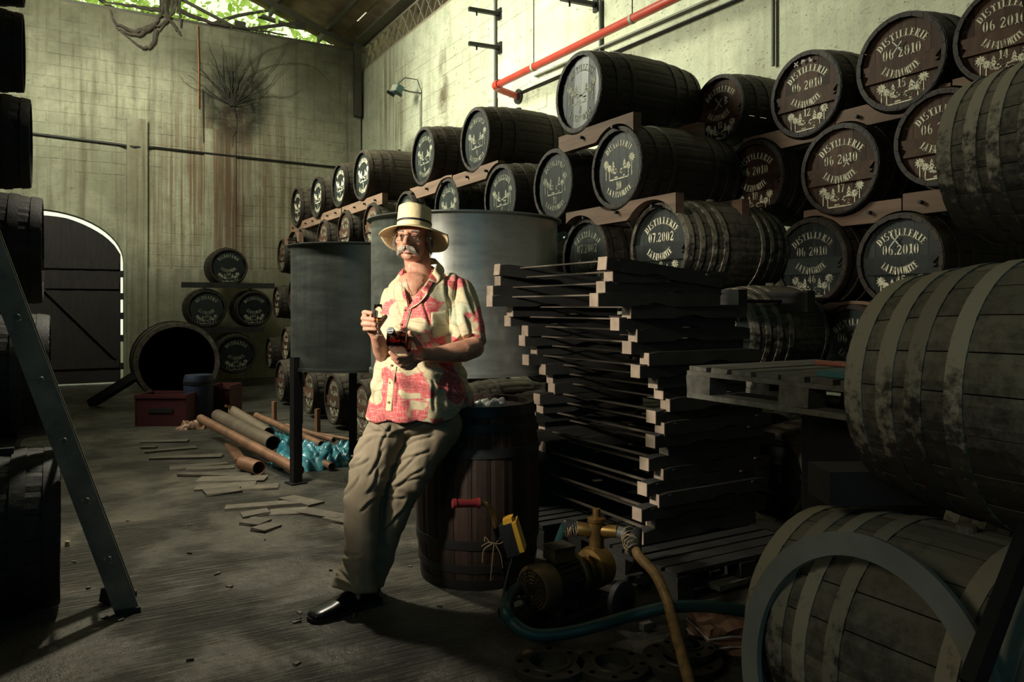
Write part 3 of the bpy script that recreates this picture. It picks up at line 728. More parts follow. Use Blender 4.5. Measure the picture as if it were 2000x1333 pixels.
def straight(txt, cu, cv, h, sp=1.12):
    w = sum(G[c][0] for c in txt) * h * .9 + .0; x = cu - w * sp / 2; out = []
    for c in txt:
        gw, pl = G[c]
        for p in pl: out.append([(x + a * h * .9, cv + b * h) for a, b in p])
        x += gw * h * .9 * sp
    return out
def onarc(txt, cv, rad, h, span, up=True):
    """letters round a centre (0, cv); up: arch, else smile"""
    tot = sum(G[c][0] for c in txt); acc = 0; out = []
    for c in txt:
        gw, pl = G[c]; mid = (acc + gw / 2) / tot - .5; acc += gw
        a = mid * span
        wsc = span * rad / tot
        for p in pl:
            q = []
            for (x, y) in p:
                lx = (x - gw / 2) * wsc * .95; ly = y * h
                if up:
                    r_ = rad + ly; q.append(((r_) * math.sin(a) + lx * math.cos(a), cv + r_ * math.cos(a) - lx * math.sin(a)))
                else:
                    r_ = rad - ly; q.append((r_ * math.sin(a) + lx * math.cos(a), cv - r_ * math.cos(a) + lx * math.sin(a)))
            out.append(q)
    return out
def palm(u, v, h, s=1):
    out = [[(u - .004, v), (u + .004, v), (u + .003, v + h), (u - .003, v + h)]]
    for a in (-60, -20, 15, 50, 90, 130, 165, 200, 240):
        r_ = .030 * s; c_, s_ = math.cos(math.radians(a)), math.sin(math.radians(a))
        out.append([(u, v + h), (u + r_ * .6 * c_ - .006 * s_, v + h + r_ * .6 * s_ + .006 * c_), (u + r_ * c_, v + h + r_ * s_ - .004), (u + r_ * .6 * c_ + .006 * s_, v + h + r_ * .6 * s_ - .006 * c_)])
    return out
def roofs(u, v, s):
    out = []
    for k in range(3): out.append([(u - .018 * s * (1 - k * .25), v + k * .014 * s), (u + .018 * s * (1 - k * .25), v + k * .014 * s), (u, v + (k * .014 + .02) * s)])
    return out
def emblem(cv, s):
    rr = random.Random(3)
    o = palm(-.115 * s, cv - .045 * s, .09 * s, s) + palm(-.085 * s, cv - .045 * s, .065 * s, .8 * s) + palm(.115 * s, cv - .045 * s, .10 * s, s) + palm(.085 * s, cv - .045 * s, .06 * s, .8 * s)
    o += roofs(-.05 * s, cv, 1.2 * s) + roofs(.05 * s, cv, 1.2 * s)
    for k in range(13):
        x = rr.uniform(-.06, .06) * s; y = cv + rr.uniform(-.045, .0) * s; w = rr.uniform(.006, .02) * s
        o.append([(x - w, y), (x + w, y + .003), (x + w * .7, y + .009 * s), (x - w * .8, y + .008 * s)])
    o.append([(-.085 * s, cv - .055 * s), (.085 * s, cv - .05 * s), (.08 * s, cv - .044 * s), (-.085 * s, cv - .047 * s)])
    return o
BARV = (-.085, .02)       # the cross bar of a barred head, in head heights
def flat(polys, R_, bar, thick=.016):
    """polygons in head space (u right, v up) to the head plane, proud of it; the viewer looks along +X"""
    mb = MB()
    for p in polys:
        cv = sum(b for a, b in p) / len(p)
        x = -.0016 - (thick if bar and BARV[0] < cv < BARV[1] else 0)
        n = len(p)
        mb.add([(x, -a, b) for a, b in p], [tuple(range(n))[::-1]])
    return mb
_let = {}
def lettering(kind, num, date, bar, mat):
    key = (kind, num, date, bar, mat)
    if key in _let: return _let[key]
    if kind == 'A':
        L = onarc('DISTILLERIE', -.03, .178, .048, 1.75) + straight(date, 0, .035, .060, 1.22) + onarc('LA FAVORITE', .095, .185, .048, 1.5, False)
        L += straight(num, 0, -.147, .054); E = emblem(-.178, 1.15)
    else:
        L = onarc('DISTILLERIE', -.03, .182, .046, 1.55) + onarc('LA FAVORITE', .02, .225, .044, 1.4, False)
        L += straight(num, 0, -.15, .06); E = emblem(-.01, 1.25)
    me1 = flat(L, .26, bar).mesh('lettering', M[mat], recalc=False); me2 = flat(E, .26, bar).mesh('emblem', M[mat], recalc=False)
    _let[key] = (me1, me2); return _let[key]
def chalk(strokes, mat='chalk'):
    mb = MB()
    for (a, b) in strokes:
        d = Vector((b[0] - a[0], b[1] - a[1])); n = Vector((-d.y, d.x)).normalized() * .0035
        x = -.0185
        mb.add([(x, -(a[0] + n.x), a[1] + n.y), (x, -(a[0] - n.x), a[1] - n.y), (x, -(b[0] - n.x), b[1] - n.y), (x, -(b[0] + n.x), b[1] + n.y)], [(0, 1, 2, 3)])
    return mb
# ------------------------------------------------------------ casks
def prof(x, L, Rh, Rb): q = 2 * x / L - 1; return Rh + (Rb - Rh) * (1 - q * q)
_bm = {}
def cask_parts(key, L, Rh, Rb, hoops, mats, NS=22, seg=12):
    """meshes in a frame whose x axis is the cask's axis, x from 0 (front rim) to L"""
    if key in _bm: return _bm[key]
    mst, mho, mhd = mats
    da = 2 * PI / NS; g = .035
    mb = MB(); vs = []; fs = []
    for i in range(seg + 1):
        x = L * i / seg; ro = prof(x, L, Rh, Rb); ri = ro - .024
        for (a, r) in ((-da / 2 * (1 - g), ro - .0025), (-da / 4, ro), (da / 4, ro), (da / 2 * (1 - g), ro - .0025), (da / 2 * (1 - g), ri), (-da / 2 * (1 - g), ri)):
            vs.append((x, r * math.sin(a), r * math.cos(a)))
    for i in range(seg):
        for k in range(6): fs.append((i * 6 + k, i * 6 + (k + 1) % 6, (i + 1) * 6 + (k + 1) % 6, (i + 1) * 6 + k))
    fs += [(5, 4, 3, 0), (3, 2, 1, 0), (seg * 6, seg * 6 + 1, seg * 6 + 2, seg * 6 + 3), (seg * 6, seg * 6 + 3, seg * 6 + 4, seg * 6 + 5)]
    mb.add(vs, fs); stave = mb.mesh('stave', M[mst])
    # joined shell for far casks, grooved between staves, open at the front
    mb = MB(); n = NS * 3; vs = []; fs = []
    S2 = 8
    for i in range(S2 + 1):
        x = L * i / S2; ro = prof(x, L, Rh, Rb)
        for k in range(n):
            a = 2 * PI * k / n; r = ro - (.005 if k % 3 == 0 else 0); vs.append((x, r * math.sin(a), r * math.cos(a)))
    b0 = len(vs)
    for (x, rr_) in ((0, Rh - .022), (.035, Rh - .022)):
        for k in range(n):
            a = 2 * PI * k / n; vs.append((x, rr_ * math.sin(a), rr_ * math.cos(a)))
    for i in range(S2):
        for k in range(n): fs.append((i * n + k, i * n + (k + 1) % n, (i + 1) * n + (k + 1) % n, (i + 1) * n + k))
    for k in range(n):
        k2 = (k + 1) % n; fs.append((k, k2, b0 + k2, b0 + k)); fs.append((b0 + k, b0 + k2, b0 + n + k2, b0 + n + k))
    fs.append(tuple(S2 * n + k for k in range(n)))
    shell = mb.add(vs, fs).mesh('cask_body', M[mst])
    hm = []
    Rx = Matrix.Rotation(PI / 2, 4, 'Y')
    for (x0, x1) in hoops:
        ra, rb_ = prof(x0, L, Rh, Rb), prof(x1, L, Rh, Rb); mb = MB(); t = .0045
        pr = [(ra - .004, x0), (ra + t, x0), ((ra + rb_) / 2 + t + .0006, (x0 + x1) / 2), (rb_ + t, x1), (rb_ - .004, x1)]
        n = 40; vs = []; fs = []
        for r, x in pr:
            for k in range(n): a = 2 * PI * k / n; vs.append((x, r * math.sin(a), r * math.cos(a)))
        for i in range(4):
            for k in range(n): fs.append((i * n + k, i * n + (k + 1) % n, (i + 1) * n + (k + 1) % n, (i + 1) * n + k))
        hm.append(mb.add(vs, fs).mesh('hoop', M[mho], 40))
    rh = Rh - .020; NB = 6; w = 2 * rh / NB; hb = []
    def disc_strip(u0, u1, th, x0):
        pts = []
        for k in range(7): u = u0 + (u1 - u0) * k / 6; pts.append((u, math.sqrt(max(rh * rh - u * u, 0))))
        poly = pts + [(u, -v) for u, v in reversed(pts)]
        poly = [p for i, p in enumerate(poly) if i == 0 or (abs(p[0] - poly[i - 1][0]) + abs(p[1] - poly[i - 1][1])) > 1e-6]
        if abs(poly[0][0] - poly[-1][0]) + abs(poly[0][1] - poly[-1][1]) < 1e-6: poly.pop()
        mb = MB(); mb.prism(poly, lambda a, b, t_: (t_, -a, b), x0, x0 + th); return mb
    for k in range(NB):
        off = (0, .0015, .0005, .0, .002, .0008)[k] * .5
        hb.append(disc_strip(-rh + k * w + .0008, -rh + (k + 1) * w - .0008, .018, .03 + off).mesh('head_board', M[mhd]))
    full = disc_strip(-rh, rh, .018, .03).mesh('head', M[mhd])
    back = disc_strip(-rh, rh, .018, L - .048).mesh('head', M[mst])
    b0_, b1_ = BARV; mb = MB(); c0, c1 = math.sqrt(rh * rh - b0_ * b0_) - .006, math.sqrt(rh * rh - b1_ * b1_) - .006
    poly = [(-c0, b0_), (c0, b0_), (c0 - .002, b0_ + .03), (c0 - .03, b0_ + .035), (c0 - .002, b0_ + .05), (c0 - .028, b0_ + .06), (c1, b1_), (-c1, b1_), (-c1 + .025, b1_ - .04), (-c0 + .002, b1_ - .045), (-c0 + .03, b1_ - .065)]
    mb.prism(poly, lambda a, b, t_: (t_, -a, b), .013, .0295); bar = mb.mesh('head_bar', M[mhd])
    bung = MB().lathe([(.03, 0), (.028, .02), (.0, .022)], 14).mesh('bung', M[mst])
    _bm[key] = dict(stave=stave, shell=shell, hoops=hm, boards=hb, full=full, back=back, bar=bar, bung=bung, NS=NS, L=L, Rh=Rh, Rb=Rb)
    return _bm[key]
def sym(hs, L): return hs + [(L - b, L - a) for a, b in hs]
L0, RH0, RB0 = .90, .272, .312
def cask(name, label, axis, x_face, y, zc, scale=1., rot=0, near=True, kind='B', num='10', date='06 2010', bar=False, mat='stencil', headmat='head_black', group=None, marks=None, letters=True, key=None, dims=None, hoops=None, mats=None, yaw=0, pitch=0, cat='barrel', roll=0.0, pale=None):
    """a cask lying down; axis 'X': its front head at x_face faces -X; 'Y': the front head at y=x_face faces -Y (y is then its x)"""
    L, Rh, Rb = dims or (L0, RH0, RB0)
    hoops = hoops or sym([(.004, .045), (.12, .155), (.24, .275)], L)
    mats = mats or ('stave', 'hoop', headmat)
    P = cask_parts((key or 'std') + headmat, L, Rh, Rb, hoops, mats)
    base = Vector((x_face, y, zc)) if axis == 'X' else Vector((y, x_face, zc))
    ang = {'X': 0, 'Y': PI / 2}[axis] + yaw
    t = thing(name, label, cat, (base.x, base.y, base.z - Rb * scale), (0, 0, ang), group)
    t.scale = (scale,) * 3
    up = (0, 0, Rb)
    if near:
        for k in range(P['NS']): link(P['stave'], 'stave', t, up, (rot + k * 2 * PI / P['NS'], 0, 0))
        hr = roll if roll else R.uniform(-.25, .25)
        if bar:
            for b in P['boards']: link(b, 'head_board', t, up, (roll, 0, 0))
            link(P['bar'], 'head_bar', t, up, (roll, 0, 0))
        else:
            for i_, b in enumerate(P['boards']):
                o_ = link(b, 'head_board', t, up, (roll, 0, 0))
                if pale and i_ in pale: o_.data = b.copy(); o_.data.materials[0] = M['head_sheen']
        link(P['back'], 'head', t, up)
    else:
        link(P['shell'], 'cask_body', t, up, (rot, 0, 0)); link(P['full'], 'head', t, up, (R.uniform(-.4, .4), 0, 0))
        if bar: link(P['bar'], 'head_bar', t, up, (roll, 0, 0))
    for h in P['hoops']: link(h, 'hoop', t, up, (R.uniform(0, 6), 0, 0))
    link(P['bung'], 'bung', t, (L / 2, 0, 2 * Rb - .004))
    if letters:
        m1, m2 = lettering(kind, num, date, bar, mat)
        o = Vector(up) + Vector((.03, 0, 0))
        sc_ = Rh / .272
        for m_, n_ in ((m1, 'lettering'), (m2, 'emblem')):
            q = link(m_, n_, t, o, (roll, 0, 0)); q.scale = (1, sc_ * .97, sc_ * .97)
        if marks: chalk(marks).build('chalk_mark', M['chalk'], t, False, o, False, False)
    return t
def up_(C): return [((a[0], .212 + (a[1] - .165) * .55), (b[0], .212 + (b[1] - .165) * .55)) for a, b in C]
def xmark(u, v, s): return [((u - s, v + s * 1.3), (u + s, v - s)), ((u + s, v + s), (u - s, v - s * 1.3))]
racks = {}       # (x plane) -> list of (y, z, R)
placed = []
def put(px, py, X, dia_px, label, **kw):
    Y, d = on_x(px, X); z = CAMZ + (HOR - py) / F * d
    s_ = max(.9, min(1.12, dia_px * d / F / (2 * RH0))) if dia_px else kw.pop('scale', 1.0)
    placed.append((X, Y, z, s_))
    return cask('barrel', label, 'X', X + kw.pop('dx', 0) + R.uniform(-.01, .02), Y, z, s_, R.uniform(0, .2), **kw)
GF = 'casks in the long front rack'; GB = 'casks in the rear rack'
# front rack, top row
put(1128, 180, 3.3, 154, 'dark cask with light-streaked head, alone on the top row below the red pipe', num='8', mat='stencil_dim', group=GF, pale=(2, 3, 5), roll=.06)
put(925, 272, 3.3, 122, 'large dark cask on the top row, right of two side by side above the hat', num='9', mat='stencil_dim', group=GF)
put(826, 305, 3.3, 111, 'dark cask on top row directly left of the larger one above the straw hat', num='6', mat='stencil_dim', group=GF)
for px, py, dd, lb in ((703, 342, 95, 'top-row cask at the right end of the far cradle, nearest the hat'), (658, 362, 84, 'top-row cask second from the right on the far cradle'), (617, 386, 79, 'top-row cask third from the right on the far cradle'), (578, 405, 75, 'top-row cask at the far end of the rack by the rear wall')):
    put(px, py, 3.15, dd, lb, near=px > 650, num='7', mat='stencil', group=GF)
# second row
put(1202, 328, 3.3, 157, 'black-headed cask numbered 10 above the big 2002 cask', num='10', group=GF, dx=.0)
put(1075, 361, 3.3, 137, 'black-headed cask numbered 11 left of number 10', num='11', mat='stencil_dim', group=GF)
put(975, 385, 3.3, 125, 'dark cask with worn palms just above the large tank rim', num='5', mat='stencil_dim', group=GF)
put(872, 405, 3.3, 110, 'dark cask right behind the crown of the straw hat', num='5', mat='stencil_dim', near=False, group=GF)
put(790, 425, 3.25, 100, 'dark cask hidden partly by the left of the straw hat', num='5', mat='stencil_dim', near=False, group=GF)
for px, py, lb in ((722, 440, 'brown-headed cask of the second row nearest the hat brim'), (672, 452, 'brown-headed cask of the second row above the small tank, second from the hat'), (627, 466, 'brown-headed cask of the second row above the small tank, third from the hat'), (585, 480, 'brown-headed cask of the second row above the left edge of the small tank')):
    put(px, py, 3.15, None, lb, near=False, num='7', bar=True, headmat='head_brown', mat='stencil_dim', group=GF, kind='A', date='06 2010', scale=.95)
put(550, 500, 3.1, None, 'cask at the far end of the second row with a pale bar across its head', near=False, bar=True, headmat='head_brown', mat='stencil_dim', kind='A', group=GF, scale=1.0)
# third row
put(1282, 482, 3.34, 168, 'big dusty cask dated 07.2002 above the stacked cradles', kind='A', date='07.2002', num='9', bar=True, group=GF, key='dusty', mats=('stave_big', 'hoop_big', 'head_black'), hoops=sym([(.004, .045), (.09, .125), (.18, .215), (.27, .305)], L0))
put(1140, 503, 3.34, 150, 'cask dated 2002 between the large tank and the big 07.2002 cask', kind='A', date='07.2002', num='9', bar=False, mat='stencil_dim', group=GF)
for px, py, lb in ((570, 578, 'third-row cask just left of the small tank'), (538, 590, 'third-row cask at the far end of the rack')):
    put(px, py, 3.05, None, lb, near=False, bar=True, headmat='head_brown', mat='stencil', kind='A', group=GF, scale=.95)
# fourth row
put(1405, 655, 3.62, 0, 'low dusty cask behind the stacked cradles and above the pallet', kind='A', date='07.2002', num='4', group=GF, scale=1.04, key='dusty', mats=('stave_big', 'hoop_big', 'head_black'), hoops=sym([(.004, .045), (.09, .125), (.18, .215), (.27, .305)], L0))
for px, py, X, lb in ((524, 690, 3.0, 'lower cask at the far end of the rack, fourth row down'), (556, 672, 2.95, 'lower cask of the fourth row just left of the tank edge')):
    put(px, py, X, None, lb, near=False, bar=True, headmat='head_brown', mat='stencil', kind='A', group=GF, scale=.95)
for px, lb in ((604, 'cask under the small tank, upper of two low rows, leftmost'), (664, 'cask under the small tank, upper of two low rows, middle'), (716, 'cask under the small tank, upper of two low rows, nearest the man')):
    Y, d = on_x(px, 2.72); cask('barrel', lb, 'X', 2.72, Y, .965, .98, near=False, bar=True, headmat='head_brown', mat='stencil_dim', kind='A', group=GF)
for px, lb in ((546, 'cask on the floor at the far end of the bottom row'), (600, 'cask on the floor behind the tank leg'), (648, 'cask on the floor behind the blue film'), (702, 'cask on the floor nearest the leaning man')):
    Y, d = on_x(px, 2.55); cask('barrel', lb, 'X', 2.55, Y, .335, 1.03, near=False, bar=True, headmat='head_brown', mat='stencil_dim', kind='A', group=GF)
# rear rack
XB = 4.25
C1 = [((-.09, .19), (-.06, .14)), ((-.06, .19), (-.09, .14)), ((-.03, .15), (-.03, .19)), ((-.03, .19), (.0, .18)), ((0, .18), (-.03, .165)), ((.03, .2), (.03, .15)), ((.03, .15), (.055, .155)), ((.055, .155), (.03, .175))]
put(1954, 62, XB, 190, 'brown-headed cask at the top right behind the palest hooped cask', kind='A', num='14', bar=True, headmat='head_brown', group=GB, roll=.02)
put(1756, 120, XB, 186, 'brown-headed cask numbered 15 with warm rust streaks on its head', kind='A', num='15', bar=True, headmat='head_brown', group=GB, marks=xmark(-.02, .09, .028) + xmark(.09, -.15, .02))
put(1570, 183, XB, 164, 'cask numbered 12 with chalk letters above its stencil', kind='A', num='12', bar=True, headmat='head_brown', group=GB, marks=up_(C1))
put(1398, 214, XB, 134, 'cask with a chalked cross and no date, beside the pale wall', kind='A', num='11', date=' ', bar=True, headmat='head_brown', group=GB, marks=xmark(0, .05, .035) + [((.07, .09), (.07, .03)), ((.07, .09), (.095, .075)), ((.095, .075), (.07, .06)), ((.07, .06), (.1, .045)), ((.1, .045), (.07, .03))])
put(1832, 268, XB, 186, 'cask half hidden behind the large pale-hooped cask, middle row', kind='A', num='16', bar=True, headmat='head_brown', group=GB)
put(1637, 330, XB, 173, 'cask numbered 17 on the middle beam', kind='A', num='17', bar=True, headmat='head_brown', group=GB, marks=xmark(.05, .035, .02))
put(1466, 350, XB, 150, 'cask numbered 18 half hidden behind the end of cask 10', kind='A', num='18', bar=True, headmat='head_brown', group=GB)
put(1752, 508, XB, 180, 'dark-headed cask numbered 45 with a chalk cross, lowest readable one', kind='A', num='45', date='06.2010', bar=True, headmat='head_black', group=GB, marks=xmark(-.03, .12, .026))
put(1580, 510, XB, 165, 'cask mostly hidden behind the right end of the 07.2002 cask', kind='A', num='46', bar=True, headmat='head_black', mat='stencil_dim', group=GB)
put(1660, 680, XB, 165, 'cask in deep shadow under number 45', kind='A', num='47', near=False, headmat='head_black', mat='stencil_dim', group=GB)
# ---- cradles of the racks
def cradle_profile(L, h, ups, downs, n=40):
    """beam face outline: ups/downs = [(u, zc, R)] cask circles above and below"""
    top = []; bot = []
    for k in range(n + 1):
        u = L * k / n; zt, zb = h / 2, -h / 2
        for (cu, cz, r) in ups:
            if abs(u - cu) < r: zt = min(zt, cz - math.sqrt(r * r - (u - cu) ** 2))
        for (cu, cz, r) in downs:
            if abs(u - cu) < r: zb = max(zb, cz + math.sqrt(r * r - (u - cu) ** 2))
        if zt - zb < .02: zt, zb = (zt + zb) / 2 + .01, (zt + zb) / 2 - .01
        top.append((u, zt)); bot.append((u, zb))
    return top, bot
def beam_mesh(L, h, ups, downs, w, name='beam', mat=None, n=40):
    top, bot = cradle_profile(L, h, ups, downs, n); vs = []; fs = []
    for x in (0, w):
        vs += [(x, u, z) for u, z in top] + [(x, u, z) for u, z in bot]
    m = n + 1
    for k in range(n):
        fs += [(k, k + 1, m + k + 1, m + k), (2 * m + k, 3 * m + k, 3 * m + k + 1, 2 * m + k + 1), (k, 2 * m + k, 2 * m + k + 1, k + 1), (m + k, m + k + 1, 3 * m + k + 1, 3 * m + k)]
    fs += [(0, m, 3 * m, 2 * m), (n, 2 * m + n, 3 * m + n, m + n)]
    return MB().add(vs, fs).mesh(name, mat or M['cradle'])
def rack_cradle(X, p0, p1, label, z_off=0, zfix=None, group='cradles between the casks', mat='cradle'):
    """cradle from photo column/row p0 (far end) to p1 (near end) on plane X"""
    Ya, da = on_x(p0[0], X); Yb_, db = on_x(p1[0], X)
    za = CAMZ + (HOR - p0[1]) / F * da; zb = CAMZ + (HOR - p1[1]) / F * db
    z = zfix if zfix is not None else (za + zb) / 2; Lb = Ya - Yb_; h = .13
    near_ = [(q[1] - Yb_, q[2] - z, RB0 * .94 * q[3]) for q in placed if abs(q[0] - X) < .35 and -.4 < q[1] - Yb_ < Lb + .4]
    ups = [q for q in near_ if 0 < q[1] < .6]; dns = [q for q in near_ if -.6 < q[1] < 0]
    t = thing('cradle', label, 'cradle', (X + .09, Yb_, z), None, group)
    m_ = beam_mesh(Lb, h, ups, dns, .07, 'beam', M[mat])
    link(m_, 'beam', t); link(m_, 'beam', t, (.58, 0, 0))
    k = 0
    y = .2
    while y < Lb - .1:
        zc = -.0
        MB().tube([(-.03, y, zc), (.68, y, zc)], .012, 6).build('tie_rod', M['iron'], t); y += .38
    return t
rack_cradle(3.2, (1072, 282), (1216, 234), 'short brown cradle under the streaked top cask')
rack_cradle(3.2, (868, 356), (955, 324), 'cradle under the larger top-row cask, right of two abutting cradles')
rack_cradle(3.2, (786, 378), (866, 354), 'cradle under the top-row cask left of two abutting cradles')
rack_cradle(3.1, (655, 414), (732, 386), 'near half of the far cradle below the row of four casks')
rack_cradle(3.1, (556, 446), (653, 414), 'far half of the far cradle below the row of four casks')
rack_cradle(3.2, (1086, 438), (1298, 386), 'long brown cradle beneath casks 10 and 11')
rack_cradle(XB - .05, (1434, 290), (1612, 240), 'reddish cradle under the cask marked with chalk letters')
rack_cradle(XB - .05, (1614, 239), (1838, 177), 'reddish cradle under the rust-streaked cask at upper right')
rack_cradle(XB - .05, (1842, 176), (1960, 142), 'cradle right of the reddish ones, running behind the pale-hooped cask')
rack_cradle(XB - .05, (1552, 432), (1742, 404), 'dark cradle under cask 17')
rack_cradle(XB - .05, (1745, 403), (1850, 380), 'dark cradle above cask 45')
rack_cradle(XB - .05, (1500, 620), (1760, 600), 'lowest cradle of the rear rack under cask 45')
rack_cradle(3.2, (1100, 580), (1420, 570), 'cradle under the 07.2002 casks behind the stacked ones', zfix=1.395, mat='chock')
rack_cradle(2.95, (545, 470), (572, 464), 'stub of cradle at the far end of the second row')
# ---- far pyramid at the rear wall: casks whose heads face the room
def ycask(px, py, Y, lb, sc_=1.0, **kw):
    X, d = on_y(px, Y); z = CAMZ + (HOR - py) / F * d
    return cask('barrel', lb, 'Y', Y, X, z, sc_, R.uniform(0, .2), near=False, kind='A', date=' ', num='60', mat='stencil_dim', group='pyramid of casks by the rear wall', yaw=-.06, **kw)
ycask(447, 521, 13.7, 'cask on top of the small pyramid by the rear wall', 1.1)
ycask(404, 603, 13.7, 'left cask of the middle tier of the small pyramid', 1.12)
ycask(497, 603, 13.7, 'right cask of the middle tier of the small pyramid', 1.08)
ycask(462, 692, 13.5, 'lower cask of the small pyramid behind the wide vat rim', 1.15)
for (px, y_) in ((447, 558), (425, 645)):
    X, d = on_y(px, 13.75); z = CAMZ + (HOR - y_) / F * d
    tag(MB().box((0, 0, 0), (1.5, .1, .09)).build('timber', M['chock'], None, False, (X, 13.72, z)), 'dark timber under the %s of the small pyramid' % ('top cask' if y_ < 600 else 'middle casks'), 'timber')
# wide vat standing on its side
X, d = on_y(347, 11.3); z = CAMZ + (HOR - 708) / F * d; Rv = 77 * d / F
vat = thing('vat', 'wide open vat lying on its side with a round rim facing the room', 'vat', (X, 11.3, z - Rv))
Mx = Matrix.Translation((0, 0, Rv)) @ Matrix.Rotation(-PI / 2, 4, 'X')
MB().lathe([(Rv - .05, 0), (Rv, 0), (Rv + .015, .3), (Rv, .7), (Rv - .05, .7), (Rv - .05, 0)], 44, Mx, closed=False).build('vat_wall', M['stave'], vat, 40)
MB().lathe([(Rv - .055, -.012), (Rv + .004, -.012), (Rv + .004, .012), (Rv - .055, .012)], 44, Mx, closed=True).build('rim', M['stave_big'], vat, 40)
MB().lathe([(0, .25), (Rv - .05, .25), (Rv - .05, .28), (0, .28)], 44, Mx).build('vat_bottom', M['head_black'], vat)
for z0 in (.12, .55): MB().lathe([(Rv + .005, z0), (Rv + .02, z0), (Rv + .02, z0 + .05), (Rv + .005, z0 + .05)], 44, Mx, closed=True).build('hoop', M['hoop'], vat)
m1, m2 = lettering('A', '40', '2009', False, 'stencil_dim'); q = link(m1, 'lettering', vat, (0, .245, Rv), (0, 0, PI / 2)); q.scale = (1, 1.1, 1.1)
# ---- left pile: casks lying with their rims toward the aisle
for k, (px, yt, yb, d_) in enumerate([(118, 862, 1188, 3.5), (98, 604, 860, 3.82), (84, 378, 602, 4.15), (61, 188, 376, 4.5), (47, 24, 187, 4.85)]):
    p = W(px, (yt + yb) / 2, d_); Rr = (yb - yt) / 2 * d_ / F
    lb = ['lowest dark cask of the pile at the left edge', 'second dark cask up in the pile at the left edge', 'third dark cask up in the pile at the left edge, above the arched door top', 'fourth dark cask up in the pile at the left edge', 'topmost full cask of the pile at the left edge'][k]
    s_ = Rr / .335
    t = cask('barrel', lb, 'X', p.x, p.y, p.z, s_, .1, near=k < 3, letters=False, key='left', mats=('stave_shaded', 'stave_shaded', 'head_black'), dims=(.9, .30, .335), hoops=sym([(.004, .055), (.11, .16), (.22, .27)], .9), group='dark casks piled at the left edge')
    t.rotation_euler = (0, 0, PI); 
for k in range(3):
    p = W(-160, 1010 - k * 230, 4.05 + k * .33)
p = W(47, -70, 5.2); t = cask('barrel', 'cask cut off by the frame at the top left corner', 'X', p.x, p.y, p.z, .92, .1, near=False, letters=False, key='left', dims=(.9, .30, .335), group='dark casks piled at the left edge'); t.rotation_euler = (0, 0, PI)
for (px, y_, d_, lb) in ((60, 861, 3.66, 'dark timber between the two lowest casks at the left edge'), (45, 603, 4.0, 'dark timber between the second and third casks at the left edge')):
    p = W(px, y_, d_); tag(MB().box((0, 0, 0), (.1, .9, .07)).build('timber', M['chock'], None, False, (p.x - .1, p.y + .1, p.z - .01)), lb, 'timber')
# ---- big dusty casks on the right, axis along the wall
BD = (1.02, .335, .385)
bh = sym([(.006, .07), (.12, .175), (.215, .265), (.33, .38)], BD[0])
def big(lb, xc, y0, zc, sc_=1.0, yaw=0, hm='hoop_big', **kw):
    t = cask('large_cask', lb, 'Y', y0, xc, zc, sc_, .07, near=True, letters=False, key='big' + hm, dims=BD, hoops=bh, mats=('stave_big', hm, 'head_black'), cat='cask', group='big dusty casks on the right', yaw=yaw, **kw)
    return t
big('big dusty cask lying on the floor behind the grey ring', 2.13, .70, .375, .97)
big('big dusty cask resting on the lowest one, pale flaking hoops', 2.28, .46, 1.12, .97)
big('large cask with pale flaking hoops at the right edge, level with the lettered ones', 3.36, .80, 1.97, 1.0)
big('large cask at the top right corner, cut off by the frame', 3.62, .62, 2.72, 1.0)
big('big cask in shadow under the pale-hooped one at the right edge', 3.36, .7, 1.19, .96)
big('big cask on the floor in deep shadow behind the pair on the right', 3.2, .7, .39, 1.0)
for (px, y_, d_, lb, sz) in ((1672, 947, 2.35, 'short timber block between the two big casks at right', (.3, .16, .10)),):
    p = W(px, y_, d_); tag(MB().box((0, 0, 0), sz, Euler((0, 0, -.5)).to_matrix()).build('timber', M['chock'], None, False, (p.x + .05, p.y, p.z)), lb, 'timber')

# ------------------------------------------------------------ casks in shadow that carry the racks
def filler(X, Ys, z, lab, s_=1.0, grp=GF):
    for Y in Ys:
        cask('barrel', lab, 'X', X + R.uniform(-.03, .03), Y, z, s_ * R.uniform(.98, 1.02), R.uniform(0, .2), near=False, letters=False, headmat='head_black', group=grp)
filler(3.3, (5.75, 6.75, 7.8, 8.85, 9.9), 1.66, 'dark cask of the rack hidden behind the two steel tanks')
filler(3.3, (4.3, 5.3, 6.3, 7.3), 1.02, 'dark cask of the rack in the gloom behind the stacked cradles', .98)
filler(3.3, (4.6, 5.6, 6.6, 7.5), .34, 'dark cask at the foot of the rack behind the stacked cradles', 1.0)
filler(3.75, (2.6, 3.3), .33, 'dark cask on the floor in deep shadow under the pallet', 1.0)
filler(4.3, (3.75,), .34, 'dark cask of the rear rack deep behind the stacked cradles', 1.0, GB)
